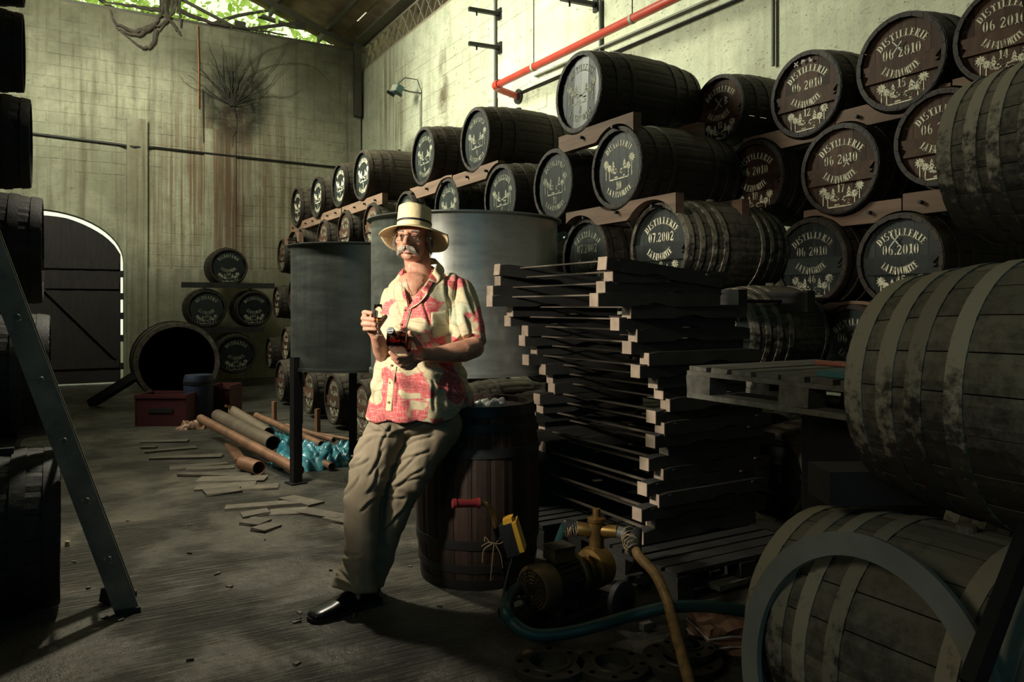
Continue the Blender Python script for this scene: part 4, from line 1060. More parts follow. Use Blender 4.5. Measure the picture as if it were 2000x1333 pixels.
# ------------------------------------------------------------ the two open tanks
def tank(name, lab, px, d, Rt, ztop, zbot, mt, nleg, ang0, lip=.03):
    c = W(px, 600, d); t = thing(name, lab, 'tank', (c.x, c.y, 0))
    w = .006
    MB().lathe([(Rt - w, zbot), (Rt, zbot), (Rt, ztop), (Rt + lip * .6, ztop + .004), (Rt + lip, ztop + .012), (Rt + lip, ztop + .02), (Rt - w, ztop + .02), (Rt - w, zbot)], 72).build('tank_wall', M[mt], t, 40)
    MB().lathe([(0, zbot - .03), (Rt * .5, zbot - .015), (Rt - .001, zbot + .01), (Rt - .001, zbot + .02), (0, zbot + .0)], 48).build('tank_bottom', M['tank_dark'], t, 40)
    MB().lathe([(Rt + .002, zbot - .012), (Rt + .014, zbot - .012), (Rt + .014, zbot + .012), (Rt + .002, zbot + .012)], 60, closed=True).build('bottom_band', M[mt], t, 40)
    MB().box((Rt * math.cos(ang0 + 2.0) * 1.002, Rt * math.sin(ang0 + 2.0) * 1.002, (ztop + zbot) / 2), (.012, .012, ztop - zbot)).build('weld_seam', M['tank_dark'], t)
    for k in range(nleg):
        a = ang0 + 2 * PI * k / nleg; x, y = (Rt + .01) * math.cos(a), (Rt + .01) * math.sin(a)
        MB().box((x, y, (zbot + .1) / 2), (.07, .07, zbot + .1), Euler((0, 0, a)).to_matrix()).build('leg', M['iron'], t)
        MB().box((x, y, .006), (.13, .13, .012), Euler((0, 0, a)).to_matrix()).build('foot_plate', M['iron'], t)
    return t, c
cw = lambda lat, dd: Vector((CY * lat + SY * dd, CY * dd - SY * lat, 0))     # camera-side offset on the floor
a_ = cw(-.36, -.38)
a2 = cw(-.12, -.64); big_t, bc = tank('steel_tank', 'large open stainless tank standing on legs behind the man', 908, 5.45, .655, 1.946, .925, 'tank', 3, math.atan2(a2.y, a2.x))
small_t, s_c = tank('steel_tank', 'smaller dark grey open tank on thin legs left of the large one', 690, 6.25, .49, 1.83, .876, 'tank_dark', 3, math.atan2(a_.y, a_.x) - .08)
p = W(1100, 462, 5.5); lug = MB()
mb = MB().lathe([(.014, -.006), (.036, -.006), (.036, .006), (.014, .006)], 20, Matrix.Translation(p - bc + Vector((0, 0, bc.z))) @ Euler((PI / 2, 0, -YAW)).to_matrix().to_4x4(), closed=True)
mb = rel(mb, (0, 0, 0)); o_ = mb.build('lifting_lug', M['conduit_pale'], big_t, 40)
o_.location = Vector((bc.x, bc.y, 0)) - Vector((bc.x, bc.y, 0)) + Vector((0, 0, 0))
q = W(1088, 462, 5.5); MB().beam(q - Vector((bc.x, bc.y, 0)), p - Vector((bc.x, bc.y, 0)), .012, .05).build('lug_plate', M['conduit_pale'], big_t)
q0 = W(588, 730, 6.0) - Vector((s_c.x, s_c.y, 0)); q1 = Vector((q0.x, q0.y, .45))
MB().tube([q0, q1], .016, 8).build('drain_pipe', M['tank'], small_t, 40)
MB().lathe([(.03, .78), (.03, .84)], 12, Matrix.Translation((q0.x, q0.y, 0))).build('drain_collar', M['tank'], small_t, 40)
# ------------------------------------------------------------ the upright cask he leans on
c = W(933, 600, 3.96)
P = cask_parts('upright', .88, .285, .32, sym([(.0, .05), (.085, .125), (.20, .245)], .88), ('drum_stave', 'iron', 'head_brown'))
up_t = thing('upright_cask', 'dark upright cask the man leans against, with rust-brown staves', 'cask', (c.x + .32, c.y, 0), (0, -PI / 2, 0))
for k in range(P['NS']): link(P['stave'], 'stave', up_t, (0, 0, .32), (k * 2 * PI / P['NS'], 0, 0))
for h in P['hoops']: link(h, 'hoop', up_t, (0, 0, .32))
link(P['back'], 'head', up_t, (.0, 0, .32))
# crumpled clear film on its lid
def crumple(name, lab, c, rx, ry, h, mat, cat, seed, n=26, yawr=0):
    mb = MB(); vs = []; fs = []
    for i in range(n):
        for j in range(n):
            u = i / (n - 1) * 2 - 1; v = j / (n - 1) * 2 - 1
            a, b = u * math.sqrt(1 - v * v / 2), v * math.sqrt(1 - u * u / 2)
            e = max(0, 1 - (a * a + b * b))
            q = Vector((u * 2.3 + seed, v * 2.3, seed))
            z = h * (min(1, e * 2.2)) * (.25 + .8 * abs(noise.noise(q)) + .30 * abs(noise.noise(q * 2.3)) + .10 * abs(noise.noise(q * 4.5)))
            w_ = noise.noise(q * 1.9) * .25; x = a * rx * (1 + w_); y = b * ry * (1 + w_)
            vs.append((x * math.cos(yawr) - y * math.sin(yawr), x * math.sin(yawr) + y * math.cos(yawr), max(z, .002)))
    for i in range(n - 1):
        for j in range(n - 1): fs.append((i * n + j, (i + 1) * n + j, (i + 1) * n + j + 1, i * n + j + 1))
    return tag(mb.add(vs, fs).build(name, M[mat], None, True, c, False, False), lab, cat)
q = W(945, 790, 3.85); crumple('plastic_film', 'crumpled clear plastic film lying on the upright cask beside his shirt tail', (q.x, q.y, .846), .14, .10, .07, 'plastic_clear', 'plastic', 3)
# ------------------------------------------------------------ pile of cradles
for k, (x, y) in enumerate(((2.88, 3.15), (2.75, 4.05))):
    pass
def pallet(lab, loc, rotz=0, sx=.8, sy=1.2, mat='pallet', group=None):
    t = thing('pallet', lab, 'pallet', loc, (0, 0, rotz), group)
    nb = 9; w = sy / nb
    for j in range(3):
        for i in range(3): MB().box((-sx / 2 + .05 + i * (sx - .1) / 2, -sy / 2 + .07 + j * (sy - .14) / 2, .062), (.1, .14, .078), None, .003).build('block', M[mat], t)
        MB().box((-sx / 2 + .05 + j * (sx - .1) / 2, 0, .0115), (.1, sy, .022)).build('bottom_board', M[mat], t)
        MB().box((-sx / 2 + .05 + j * (sx - .1) / 2, 0, .111), (.1, sy, .02)).build('stringer_board', M[mat], t)
    for j in range(nb): MB().box((R.uniform(-.006, .006), -sy / 2 + w * (j + .5), .132), (sx, w * R.uniform(.72, .86), .02), None, .002).build('deck_board', M[mat], t)
    return t
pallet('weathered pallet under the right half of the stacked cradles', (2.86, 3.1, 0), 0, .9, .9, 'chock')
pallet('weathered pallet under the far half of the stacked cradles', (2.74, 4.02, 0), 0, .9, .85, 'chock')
lev = [(1186, 530), (1198, 553), (1183, 590), (1170, 617), (1246, 640), (1223, 662), (1258, 683), (1246, 705), (1281, 725), (1263, 745), (1297, 765), (1308, 790), (1321, 808), (1293, 828), (1310, 852), (1292, 875), (1318, 898), (1280, 918), (1308, 940), (1276, 965), (1300, 985), (1266, 1010), (1292, 1040), (1270, 1065)]
Lc = .80; hb = .070
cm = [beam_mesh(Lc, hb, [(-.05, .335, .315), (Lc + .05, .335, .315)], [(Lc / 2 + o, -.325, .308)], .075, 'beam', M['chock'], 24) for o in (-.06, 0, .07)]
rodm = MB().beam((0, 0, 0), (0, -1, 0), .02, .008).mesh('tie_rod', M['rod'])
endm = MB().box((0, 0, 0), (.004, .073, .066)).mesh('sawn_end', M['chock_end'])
n = len(lev); z0 = .18; zt = 1.58
for k, (px, py) in enumerate(lev):
    z = zt - (zt - z0) * k / (n - 1)
    Yn = 3.06 + R.uniform(-.03, .03); t_ = (px - 1000) / F
    x0 = Yn * (SY + CY * t_) / (CY - SY * t_) - (.0 if k < 4 else .04)
    ymid = Yn; tl = .0
    if k == 0: tl = .10
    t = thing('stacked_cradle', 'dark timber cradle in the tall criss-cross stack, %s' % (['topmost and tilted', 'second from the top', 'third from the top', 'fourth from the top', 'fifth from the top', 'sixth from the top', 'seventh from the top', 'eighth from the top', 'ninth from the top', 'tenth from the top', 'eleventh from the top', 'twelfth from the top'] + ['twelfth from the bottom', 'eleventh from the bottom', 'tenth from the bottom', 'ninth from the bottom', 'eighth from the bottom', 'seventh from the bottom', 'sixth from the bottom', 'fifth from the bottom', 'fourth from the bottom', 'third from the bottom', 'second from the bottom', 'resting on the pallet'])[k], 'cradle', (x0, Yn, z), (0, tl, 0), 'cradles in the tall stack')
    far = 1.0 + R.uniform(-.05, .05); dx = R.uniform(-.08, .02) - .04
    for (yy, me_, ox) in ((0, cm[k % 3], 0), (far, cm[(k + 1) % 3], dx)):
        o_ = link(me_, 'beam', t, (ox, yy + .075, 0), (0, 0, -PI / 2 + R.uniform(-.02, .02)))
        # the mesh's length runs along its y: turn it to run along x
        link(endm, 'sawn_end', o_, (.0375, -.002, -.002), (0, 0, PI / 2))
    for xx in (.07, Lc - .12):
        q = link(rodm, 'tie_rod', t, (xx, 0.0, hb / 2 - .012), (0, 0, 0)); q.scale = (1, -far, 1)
# ------------------------------------------------------------ pallet carrying loose things, on an upright drum
pt = pallet('grey weathered pallet at chest height beside the big dusty casks', (2.82, 2.0, .955), 0, .84, 1.16)
mb = MB().lathe([(.27, 0), (.285, .02), (.285, .31), (.295, .32), (.285, .33), (.285, .62), (.295, .63), (.285, .64), (.285, .93), (.29, .95), (.27, .955)], 28)
tag(mb.build('drum', M['iron'], None, 40, (2.9, 2.0, 0)), 'black drum in deep shadow holding up the grey pallet', 'drum')
tag(MB().box((0, 0, .012), (.20, .26, .024), None, .003).build('tray', simple('teal tray', (.05, .16, .17), .5), None, False, (2.55, 1.80, 1.10)), 'flat teal tray at the near end of the chest-high pallet', 'tray')
tag(MB().tube([(0, 0, .012), (.05, .1, .012), (.02, .2, .014)], .011, 7).build('rag', simple('salmon cord', (.45, .15, .09), .7), None, 40, (2.56, 1.84, 1.124)), 'short salmon cord beside the teal tray', 'cord')
# ------------------------------------------------------------ grey ring leaning on the lowest big cask
Rr = .385; tilt = .17; mb = MB()
mb.lathe([(Rr - .062, -.009), (Rr, -.009), (Rr, .009), (Rr - .062, .009)], 90, Matrix.Translation((0, 0, Rr)) @ Matrix.Rotation(PI / 2, 4, 'Y'), closed=True)
tag(mb.build('steel_ring', M['ring'], None, 40, (1.685, 1.27, .003)), 'flat grey ring leaning against the lowest big cask', 'ring').rotation_euler = (0, tilt, -.05)
a_, b_ = W(1895, 1345, 1.62), W(2010, 1040, 1.80)
tag(rel(MB().beam(a_, b_, .03, .06), a_).build('angle_iron', M['iron'], None, False, a_), 'dark steel bar leaning at the bottom right corner', 'bar')
# ------------------------------------------------------------ ladder
f0 = Vector((.235, 3.80, .0)); lean = Vector((-.52, .04, 1.64)).normalized(); Lr = 3.1
lad = thing('ladder', 'grimy aluminium ladder leaning on the dark casks at the left', 'ladder', tuple(f0))
rx = Vector((1, 0, 0)); ax = lean
Wl = .22
def rail(y, nm):
    a_ = Vector((0, y, 0)) + ax * .0; b_ = a_ + ax * Lr
    n_ = ax.cross(Vector((0, 1, 0))).normalized()
    mb = MB(); hw = .046; hs = .014
    # wide face toward the camera, pierced by square holes: built from a ladder of quads
    zs = [0.]; k = 0
    cells = []
    s0 = .26
    while s0 < Lr: cells.append(s0); s0 += .28
    prev = 0
    for c_ in cells:
        for (u0, u1, v0, v1) in ((prev, c_ - hs, -hw, hw), (c_ - hs, c_ + hs, -hw, -hs), (c_ - hs, c_ + hs, hs, hw)):
            A = a_ + ax * ((u0 + u1) / 2) + n_ * ((v0 + v1) / 2)
            Mx = Matrix((ax, n_, Vector((0, 1, 0)))).transposed()
            mb.box(A, (u1 - u0, v1 - v0, .004), Mx)
        prev = c_ + hs
    Mx = Matrix((ax, n_, Vector((0, 1, 0)))).transposed()
    mb.box(a_ + ax * ((prev + Lr) / 2), (Lr - prev, 2 * hw, .004), Mx)
    for s_ in (-hw, hw): mb.box(a_ + ax * Lr / 2 + n_ * s_ + Vector((0, .011 if y < .1 else -.011, 0)), (Lr, .003, .024), Mx)
    mb.build(nm, M['alu'], lad)
    return cells
cells = rail(0, 'side_rail'); rail(Wl, 'side_rail')
for c_ in cells:
    p = ax * c_; MB().tube([p + Vector((0, .004, 0)), p + Vector((0, Wl - .004, 0))], .014, 8).build('rung', M['alu'], lad, 40)
for y in (0, Wl): MB().box((0.0, y, .012), (.10, .03, .024)).build('rubber_foot', M['rubber'], lad)
p = fl(222, 1175); tag(MB().box((0, 0, .03), (.09, .07, .06), Euler((.1, .1, .6)).to_matrix()).build('wood_block', M['chock'], None, False, tuple(p)), 'small dark wood block beside the ladder foot', 'block')
# ------------------------------------------------------------ tubes and blue film on the floor
def tube(lab, a, b, r, mat='copper', wall=.006, z=(None, None), nm='tube'):
    A = fl(*a) if z[0] is None else fl(a[0], a[1], z[0]); B = fl(*b) if z[1] is None else fl(b[0], b[1], z[1])
    A.z = z[0] if z[0] is not None else r; B.z = z[1] if z[1] is not None else r
    t = thing(nm, lab, 'tube', tuple(A)); d_ = B - A; L = d_.length; Q = d_.to_track_quat('Z', 'Y').to_matrix().to_4x4()
    MB().lathe([(r - wall, 0), (r, 0), (r, L), (r - wall, L)], 22, Q, closed=True).build('pipe_wall', M[mat], t, 40)
    MB().lathe([(0, L * .5), (r - wall - .0005, L * .5)], 16, Q).build('bore_shade', M['black'], t)  # black disc halfway in stands in for the dark of the bore
    return t
tube('brown copper tube in front of the pile, its open end near the tank leg', (392, 818), (584, 920), .044, z=(.20, .085))
tube('thickest grey-brown tube of the pile with a wide open end', (425, 812), (534, 867), .070, 'pale_tube', z=(.09, .16))
tube('second thick tube behind, under the blue film', (455, 803), (525, 846), .055, 'pale_tube', z=(.18, .12))
tube('copper tube reaching over the blue film behind the tank leg', (501, 812), (628, 869), .034, z=(.16, .13))
tube('thin copper tube ending right of the tank leg', (560, 832), (652, 860), .026, z=(.13, .12))
tube('short copper pipe stub with a pale band at the front of the pile', (474, 905), (506, 915), .058, z=(.058, .058))
tube('copper tube end poking out of the blue film', (600, 890), (648, 912), .032, z=(.05, .035))
def stick(lab, a, b, w, z=(0.02, .02), mat='copper', nm='rod'):
    A = fl(a[0], a[1], z[0]); B = fl(b[0], b[1], z[1])
    return tag(rel(MB().tube([A, B], w, 8), A).build(nm, M[mat], None, 60, tuple(A)), lab, 'rod')
stick('thin orange rod lying along the back of the tube pile', (440, 793), (505, 820), .014, (.25, .06), 'copper')
stick('long orange rod lying in front of the low casks', (560, 836), (700, 862), .017, (.03, .03), 'copper')
stick('short orange rod across the blue film by his knee', (650, 888), (700, 894), .016, (.06, .06), 'copper')
for px, yb, h, lb in ((536, 822, .23, 'short wooden stake standing behind the tubes at left'), (620, 846, .26, 'short wooden stake standing behind the tubes under the tank')):
    p = fl(px, yb); tag(MB().box((0, 0, h / 2), (.045, .045, h), Euler((.04, -.03, .4)).to_matrix(), .003).build('wooden_stake', M['copper'], None, False, tuple(p)), lb, 'stake')
a_, b_ = fl(448, 872), fl(470, 905); tag(rel(MB().beam(a_ + Vector((0, 0, .02)), b_ + Vector((0, 0, .02)), .09, .03), a_).build('wooden_lath', M['copper'], None, False, tuple(a_)), 'short flat lath under the front copper tube', 'lath')
for k, (px, py, rx, ry, h) in enumerate([(595, 905, .36, .28, .20), (645, 902, .30, .24, .17), (565, 866, .34, .22, .15), (505, 845, .3, .18, .12), (680, 888, .22, .2, .13)]):
    p = fl(px, py); lb = ['big crumpled blue film heap at the open tube ends', 'crumpled blue film heap beside his knee', 'blue film crumpled over the thick tubes', 'blue film far along the tube pile', 'small blue film tuft behind his trouser leg'][k]
    crumple('blue_film', lb, (p.x, p.y, .0), rx, ry, h, 'film', 'film', 5 + k * 3.1, 34, R.uniform(0, 3))
crumple('brown_sack', 'crumpled brown paper sack at the far end of the tube pile', tuple(fl(384, 836)), .2, .14, .11, 'card', 'sack', 41)
# crates and drum at the foot of the vat
for (x0, x1, yb, h, lb, mt) in ((266, 362, 833, .36, 'dark red plastic crate under the wide vat', 'red_crate'), (408, 448, 818, .40, 'dark red plastic crate right of the blue drum', 'red_crate')):
    a_, b_ = fl(x0, yb), fl(x1, yb); w = (b_ - a_).length
    t = thing('crate', lb, 'crate', tuple((a_ + b_) / 2), (0, 0, -YAW))
    for (c_, s_) in (((0, 0, h / 2), (w, .02, h)), ((0, .4, h / 2), (w, .02, h)), ((-w / 2, .2, h / 2), (.02, .42, h)), ((w / 2, .2, h / 2), (.02, .42, h))): MB().box(c_, s_).build('side', M[mt], t)
    MB().box((0, .2, .02), (w - .02, .4, .02)).build('crate_floor', M[mt], t)
    MB().box((0, -.012, h - .02), (w + .03, .02, .04)).build('rim', M[mt], t)
    MB().box((0, -.014, h * .5), (w * .5, .01, .05)).build('hand_slot_shade', M['black'], t)  # black plate on the side stands in for the slot's shade
p = fl(388, 822); MB().lathe([(.0, 0), (.155, 0), (.17, .06), (.17, .5), (.155, .55), (0, .55)], 24).build('drum', M['blue_drum'], tag(thing('plastic_drum', None, None, tuple(p)), 'dark blue plastic drum between the two red crates', 'drum'), 40)
MB().lathe([(.176, .44), (.176, .48)], 24).build('lid_ring', M['iron'], bpy.data.objects['plastic_drum'], 40)
a_, b_ = fl(180, 795), W(268, 733, 10.2)
tag(rel(MB().beam(a_ + Vector((0, 0, .05)), b_, .14, .10), a_).build('plank', M['chock'], None, False, tuple(a_)), 'thick dark plank leaning against the wide vat near the arched door', 'plank')
# ------------------------------------------------------------ the pump on its trolley
O = fl(1110, 1180); t = thing('pump_trolley', 'brass and ochre transfer pump on a dark two-wheeled trolley', 'pump', tuple(O))
def L_(px, py, d): return W(px, py, d) - O
fan = L_(1040, 1140, 3.22); mot = L_(1108, 1130, 3.40); pmp = L_(1168, 1112, 3.52); axis = (pmp - fan); axis.z = 0; axis.normalize()
zc = .175; fan.z = mot.z = pmp.z = zc
pmp = fan + axis * .42
Q = Matrix((Vector((0, 0, 1)).cross(axis).normalized() * -1, Vector((0, 0, 1)), axis)).transposed().to_4x4()
def along(p_): return Matrix.Translation(p_) @ Q
MB().lathe([(.05, -.004), (.088, -.004), (.098, .01), (.098, .085), (.088, .09), (.0, .09)], 30, along(fan)).build('fan_cover', M['motor'], t, 40)
g = MB()
for r_ in (.02, .035, .05, .065, .078): g.lathe([(r_ - .003, -.007), (r_ + .003, -.007), (r_ + .003, -.003), (r_ - .003, -.003)], 24, along(fan), closed=True)
for k in range(8): a = PI * k / 8; g.beam((Matrix.Translation(fan) @ Q) @ Vector((.08 * math.cos(a), .08 * math.sin(a), -.005)), (Matrix.Translation(fan) @ Q) @ Vector((-.08 * math.cos(a), -.08 * math.sin(a), -.005)), .004, .003)
tag(g.build('fan_grille', M['iron'], t), kind='stuff')
MB().lathe([(0, .0), (.05, .0)], 20, along(fan + axis * .001)).build('fan_hub', M['brass'], t)
MB().lathe([(.075, .09), (.075, .24), (.06, .25)], 30, along(fan)).build('motor_body', M['motor_dark'], t, 40)
fin = MB().box((0, .081, .165), (.004, .02, .145)).mesh('fin', M['motor_dark'])
for k in range(22):
    o_ = link(fin, 'fin', t); o_.matrix_local = along(fan) @ Matrix.Rotation(2 * PI * k / 22, 4, 'Z')
MB().lathe([(.09, .245), (.095, .25), (.095, .268), (.05, .30), (.04, .33)], 30, along(fan)).build('end_shield', M['motor'], t, 40)
MB().lathe([(.035, .32), (.06, .325), (.06, .345), (.05, .35), (.05, .36), (.085, .37), (.095, .40), (.09, .45), (.055, .48), (0, .48)], 30, along(fan)).build('pump_casing', M['brass'], t, 40)
b_ = MB().box(fan + axis * .165 + Vector((0, 0, .115)), (.10, .09, .055), None, .003); b_.build('terminal_box', M['motor'], t)
MB().box(fan + axis * .165 + Vector((0, 0, .147)), (.11, .10, .01)).build('terminal_lid', M['motor_dark'], t)
vc = fan + axis * .42
top = L_(1166, 1020, 3.5); vx, vy = vc.x, vc.y
MB().lathe([(.045, .06), (.05, .075), (.036, .08), (.034, .10), (.036, .20), (.042, .205), (.042, .22), (.03, .225), (.018, .228), (.018, .262), (0, .264)], 22, Matrix.Translation(vc)).build('riser_pipe', M['brass'], t, 40)
h1 = vc + Vector((0, 0, .165)); cl = Vector((CY, -SY, 0)); cf = Vector((SY, CY, 0))
lft = h1 - cl * .085 + cf * .02; rgt = h1 + cl * .09 - cf * .03
MB().tube([lft, h1 - cl * .04, h1], [.034, .03, .022], 16).build('tee_arm', M['brass'], t, 60)
MB().tube([h1, h1 + cl * .035 - cf * .01, rgt], [.022, .03, .028], 16).build('tee_arm', M['brass'], t, 60)
MB().tube([rgt, rgt + cl * .035 - cf * .01 - Vector((0, 0, .006))], .027, 16).build('coupling', M['tank'], t, 40)
MB().tube([lft - cl * .06 + Vector((0, 0, .012)), lft], .034, 16).build('coupling', M['rubber'], t, 40)
# trolley frame, wheels, handle
MB().box(fan + axis * .2 + Vector((0, 0, -.125)), (.52, .26, .012), Q.to_3x3() @ Matrix.Rotation(PI / 2, 3, 'Y') if False else Matrix((axis, Vector((0, 0, 1)).cross(axis), Vector((0, 0, 1)))).transposed()).build('base_plate', M['iron'], t)
for s_ in (.1, .2): MB().box(fan + axis * s_ + Vector((0, 0, -.10)), (.03, .14, .05), Matrix((axis, Vector((0, 0, 1)).cross(axis), Vector((0, 0, 1)))).transposed()).build('motor_foot', M['motor'], t)
side = Vector((0, 0, 1)).cross(axis).normalized()
for sg in (-1, 1):
    c_ = fan + axis * .36 + side * sg * .19; c_.z = .085
    o_ = MB().lathe([(.03, -.018), (.07, -.022), (.085, -.012), (.085, .012), (.07, .022), (.03, .018)], 26, Matrix.Translation(c_) @ Matrix((axis, Vector((0, 0, 1)), side)).transposed().to_4x4()).build('wheel', M['rubber'], t, 40)
    MB().lathe([(0, -.02), (.03, -.02), (.03, .02), (0, .02)], 14, Matrix.Translation(c_) @ Matrix((axis, Vector((0, 0, 1)), side)).transposed().to_4x4()).build('wheel_hub', M['iron'], o_, 40)
MB().tube([fan + axis * .36 - side * .19 + Vector((0, 0, -.09)), fan + axis * .36 + side * .19 + Vector((0, 0, -.09))], .01, 8).build('axle', M['iron'], t, 40)
hp = [L_(1000, 1185, 3.38), L_(985, 1120, 3.3), L_(972, 1060, 3.25), L_(968, 1030, 3.22), L_(962, 1005, 3.2), L_(952, 988, 3.18), L_(936, 983, 3.17), L_(888, 984, 3.14)]
hp[0].z = .03
MB().tube(bez(hp[:4], 4), .012, 10).build('handle_tube', M['iron'], t, 60)
MB().tube(bez(hp[3:], 5), .0115, 10).build('handle_bend', M['hose_yellow'], t, 60)
gp = [L_(938, 983, 3.17), L_(932, 983.5, 3.168), L_(890, 984, 3.142), L_(884, 984, 3.138)]
MB().tube([gp[0], gp[1], gp[1], gp[2], gp[2], gp[3]], [.022, .022, .017, .017, .021, .019], 14).build('grip', M['red_grip'], t, 40)
bx = L_(997, 1050, 3.2); Rb_ = Euler((.0, -.25, -YAW - .2)).to_matrix()
sb = MB().box((0, 0, 0), (.06, .07, .135), None, .004).build('switch_box', M['rubber'], t, False, tuple(bx)); sb.rotation_euler = (0.1, -.28, -YAW - .15)
MB().box((.038, -.004, .004), (.02, .072, .13), None, .003).build('box_lid', M['yellow'], sb)
MB().box((.012, 0, .075), (.04, .05, .02), None, .003).build('box_cap', M['yellow'], sb)
MB().tube([L_(1005, 1080, 3.2), L_(995, 1110, 3.2), L_(985, 1150, 3.17), L_(980, 1185, 3.12), L_(990, 1205, 3.08), L_(1010, 1200, 3.1), L_(1024, 1185, 3.12), L_(1022, 1165, 3.14)], .006, 7).build('power_cable', M['rubber'], t, 60)
MB().tube(bez([L_(1030, 1165, 3.14), L_(1000, 1175, 3.1), L_(975, 1190, 3.05), L_(978, 1215, 3.0), L_(1005, 1228, 2.98)], 5), .006, 7).build('power_cable', M['rubber'], t, 60)
# twine tied round the handle
tw = thing('twine', 'frayed twine knotted round the trolley handle', 'twine', tuple(O + hp[2]))
for pl in ([(940, 1068), (955, 1060), (975, 1063), (985, 1056)], [(962, 1062), (945, 1075), (942, 1100)], [(965, 1062), (962, 1090), (958, 1135)], [(970, 1060), (978, 1050), (990, 1040)], [(958, 1062), (948, 1050), (946, 1058)], [(968, 1064), (978, 1085), (982, 1110)]):
    rel(MB().tube(bez([W(x, y, 3.235) for x, y in pl], 4), .0022, 5), O + hp[2]).build('strand', M['rope'], tw)
# hoses
h_ = thing('green_hose', 'dark green hose curling from the pump across the floor', 'hose', tuple(O + lft))
pl = bez([O + lft - cl * .05 + Vector((0, 0, .012)), W(1085, 1075, 3.55), W(1072, 1110, 3.62)], 5)
pl = [O + lft - cl * .055 + Vector((0, 0, .012)), W(1092, 1062, 3.58), W(1085, 1100, 3.66), W(1080, 1150, 3.68)]
rel(MB().tube(bez(pl, 6), .024, 14), O + lft).build('hose_run', M['hose_green'], h_, 60)
fpts = [(1045, 1140, 3.5, .2), (1012, 1150, 3.3, .2), (988, 1185, 3.02, .16), (1000, 1215, 2.98, .06), (1040, 1240, 2.95, .024), (1100, 1238, 2.97, .024), (1170, 1222, 3.0, .04), (1235, 1203, 3.06, .07), (1300, 1188, 3.06, .12), (1370, 1185, 3.08, .12), (1440, 1192, 3.1, .09), (1500, 1205, 3.1, .06)]
pl = [W(x, y, d) for x, y, d, z in fpts]
for q in pl: q.z = max(q.z, .024)
rel(MB().tube(bez(pl, 6), .024, 14), O + lft).build('hose_run', M['hose_green'], h_, 60)
st = O + rgt + cl * .035 - cf * .01
y_ = thing('yellow_hose', 'stiff yellow-brown hose arching from the pump down past the flanges', 'hose', tuple(st))
pl = [st, st + cl * .04 + Vector((0, 0, -.003)), W(1245, 1082, 3.3), W(1278, 1120, 3.2), W(1300, 1165, 3.1), W(1312, 1205, 2.98), W(1325, 1255, 2.85), W(1340, 1310, 2.74), W(1352, 1360, 2.62)]
rel(MB().tube(bez(pl, 6), .0215, 14), st).build('hose_run', M['hose_yellow'], y_, 60)
rel(MB().tube([st, st + cl * .05, W(1240, 1078, 3.32)], .029, 14), st).build('hose_sleeve', M['rubber'], y_, 60)
for nm, a_, b_, par, org in (('binding_wire', st + cl * .01, W(1238, 1078, 3.32), y_, st), ('binding_wire', O + lft - cl * .06, O + lft - cl * .005, h_, O + lft)):
    d_ = (b_ - a_); m_ = 60; u = d_.normalized(); v = u.cross(Vector((0, 0, 1))).normalized(); w_ = u.cross(v)
    rel(MB().tube([a_ + d_ * (k / m_ + .08 * math.sin(k * .9)) + (v * math.cos(k * .75) + w_ * math.sin(k * .75)) * .036 for k in range(m_)], .0018, 5), org).build(nm, M['wire'], par, 60)
# ------------------------------------------------------------ flanges, parcel, planks on the floor
def flange(lab, px, py, r, hole, z=0, nh=8, h=.03):
    p = fl(px, py, z); t = thing('flange', lab, 'flange', tuple(p))
    MB().lathe([(hole, 0), (r, 0), (r, h), (r - .004, h + .002), (hole * 1.25, h + .002), (hole * 1.2, h + .008), (hole, h + .008)], 40, closed=True).build('disc', M['flange'], t, 40)
    for k in range(nh): a = 2 * PI * k / nh + .2; MB().lathe([(.0, h + .003), (.011, h + .003)], 12, Matrix.Translation((r * .82 * math.cos(a), r * .82 * math.sin(a), 0))).build('bolt_hole_shade', M['black'], t)  # flat black discs stand in for the shade in the bolt holes
flange('dark cast flange nearest the aisle at the bottom of the picture', 1072, 1310, .135, .07)
flange('dark cast flange, middle one of the three on the floor', 1196, 1312, .135, .065)
flange('large dark flange under the yellow hose', 1332, 1300, .15, .07)
flange('smaller flange lying on top of the large one', 1345, 1272, .10, .045, .042, 6, .02)
p = fl(1020, 1295); tag(MB().tube([(0, 0, .02), (.03, .01, .022), (.05, .01, .02)], [.012, .02, .014], 8).build('cork', M['copper'], None, 60, tuple(p)), 'small orange cork beside the nearest flange', 'cork')
p = fl(1400, 1262); t = thing('parcel', 'crumpled brown parcel wrapped in shiny tape by the grey ring', 'parcel', tuple(p), (0, 0, -YAW + .2))
mb = MB(); bm = bmesh.new(); bmesh.ops.create_cube(bm, size=1); bmesh.ops.subdivide_edges(bm, edges=bm.edges, cuts=5, use_grid_fill=True)
for v in bm.verts: q = v.co.copy(); v.co = Vector((q.x * .16, q.y * .2, (q.z + .5) * .11)) + noise.noise_vector(q * 2.2) * .022
for v in bm.verts: v.co.z = max(v.co.z, .001)
me = bpy.data.meshes.new('wrapping'); bm.to_mesh(me); bm.free(); me.materials.append(M['card']); link(me, 'wrapping', t)
for z in (.035, .075): MB().tube([(-.085, -.105, z), (.0, -.112, z + .008), (.085, -.105, z - .004), (.09, 0, z), (.085, .1, z), (-.085, .1, z)], .0035, 6, True).build('tape', M['white_ink'], t)
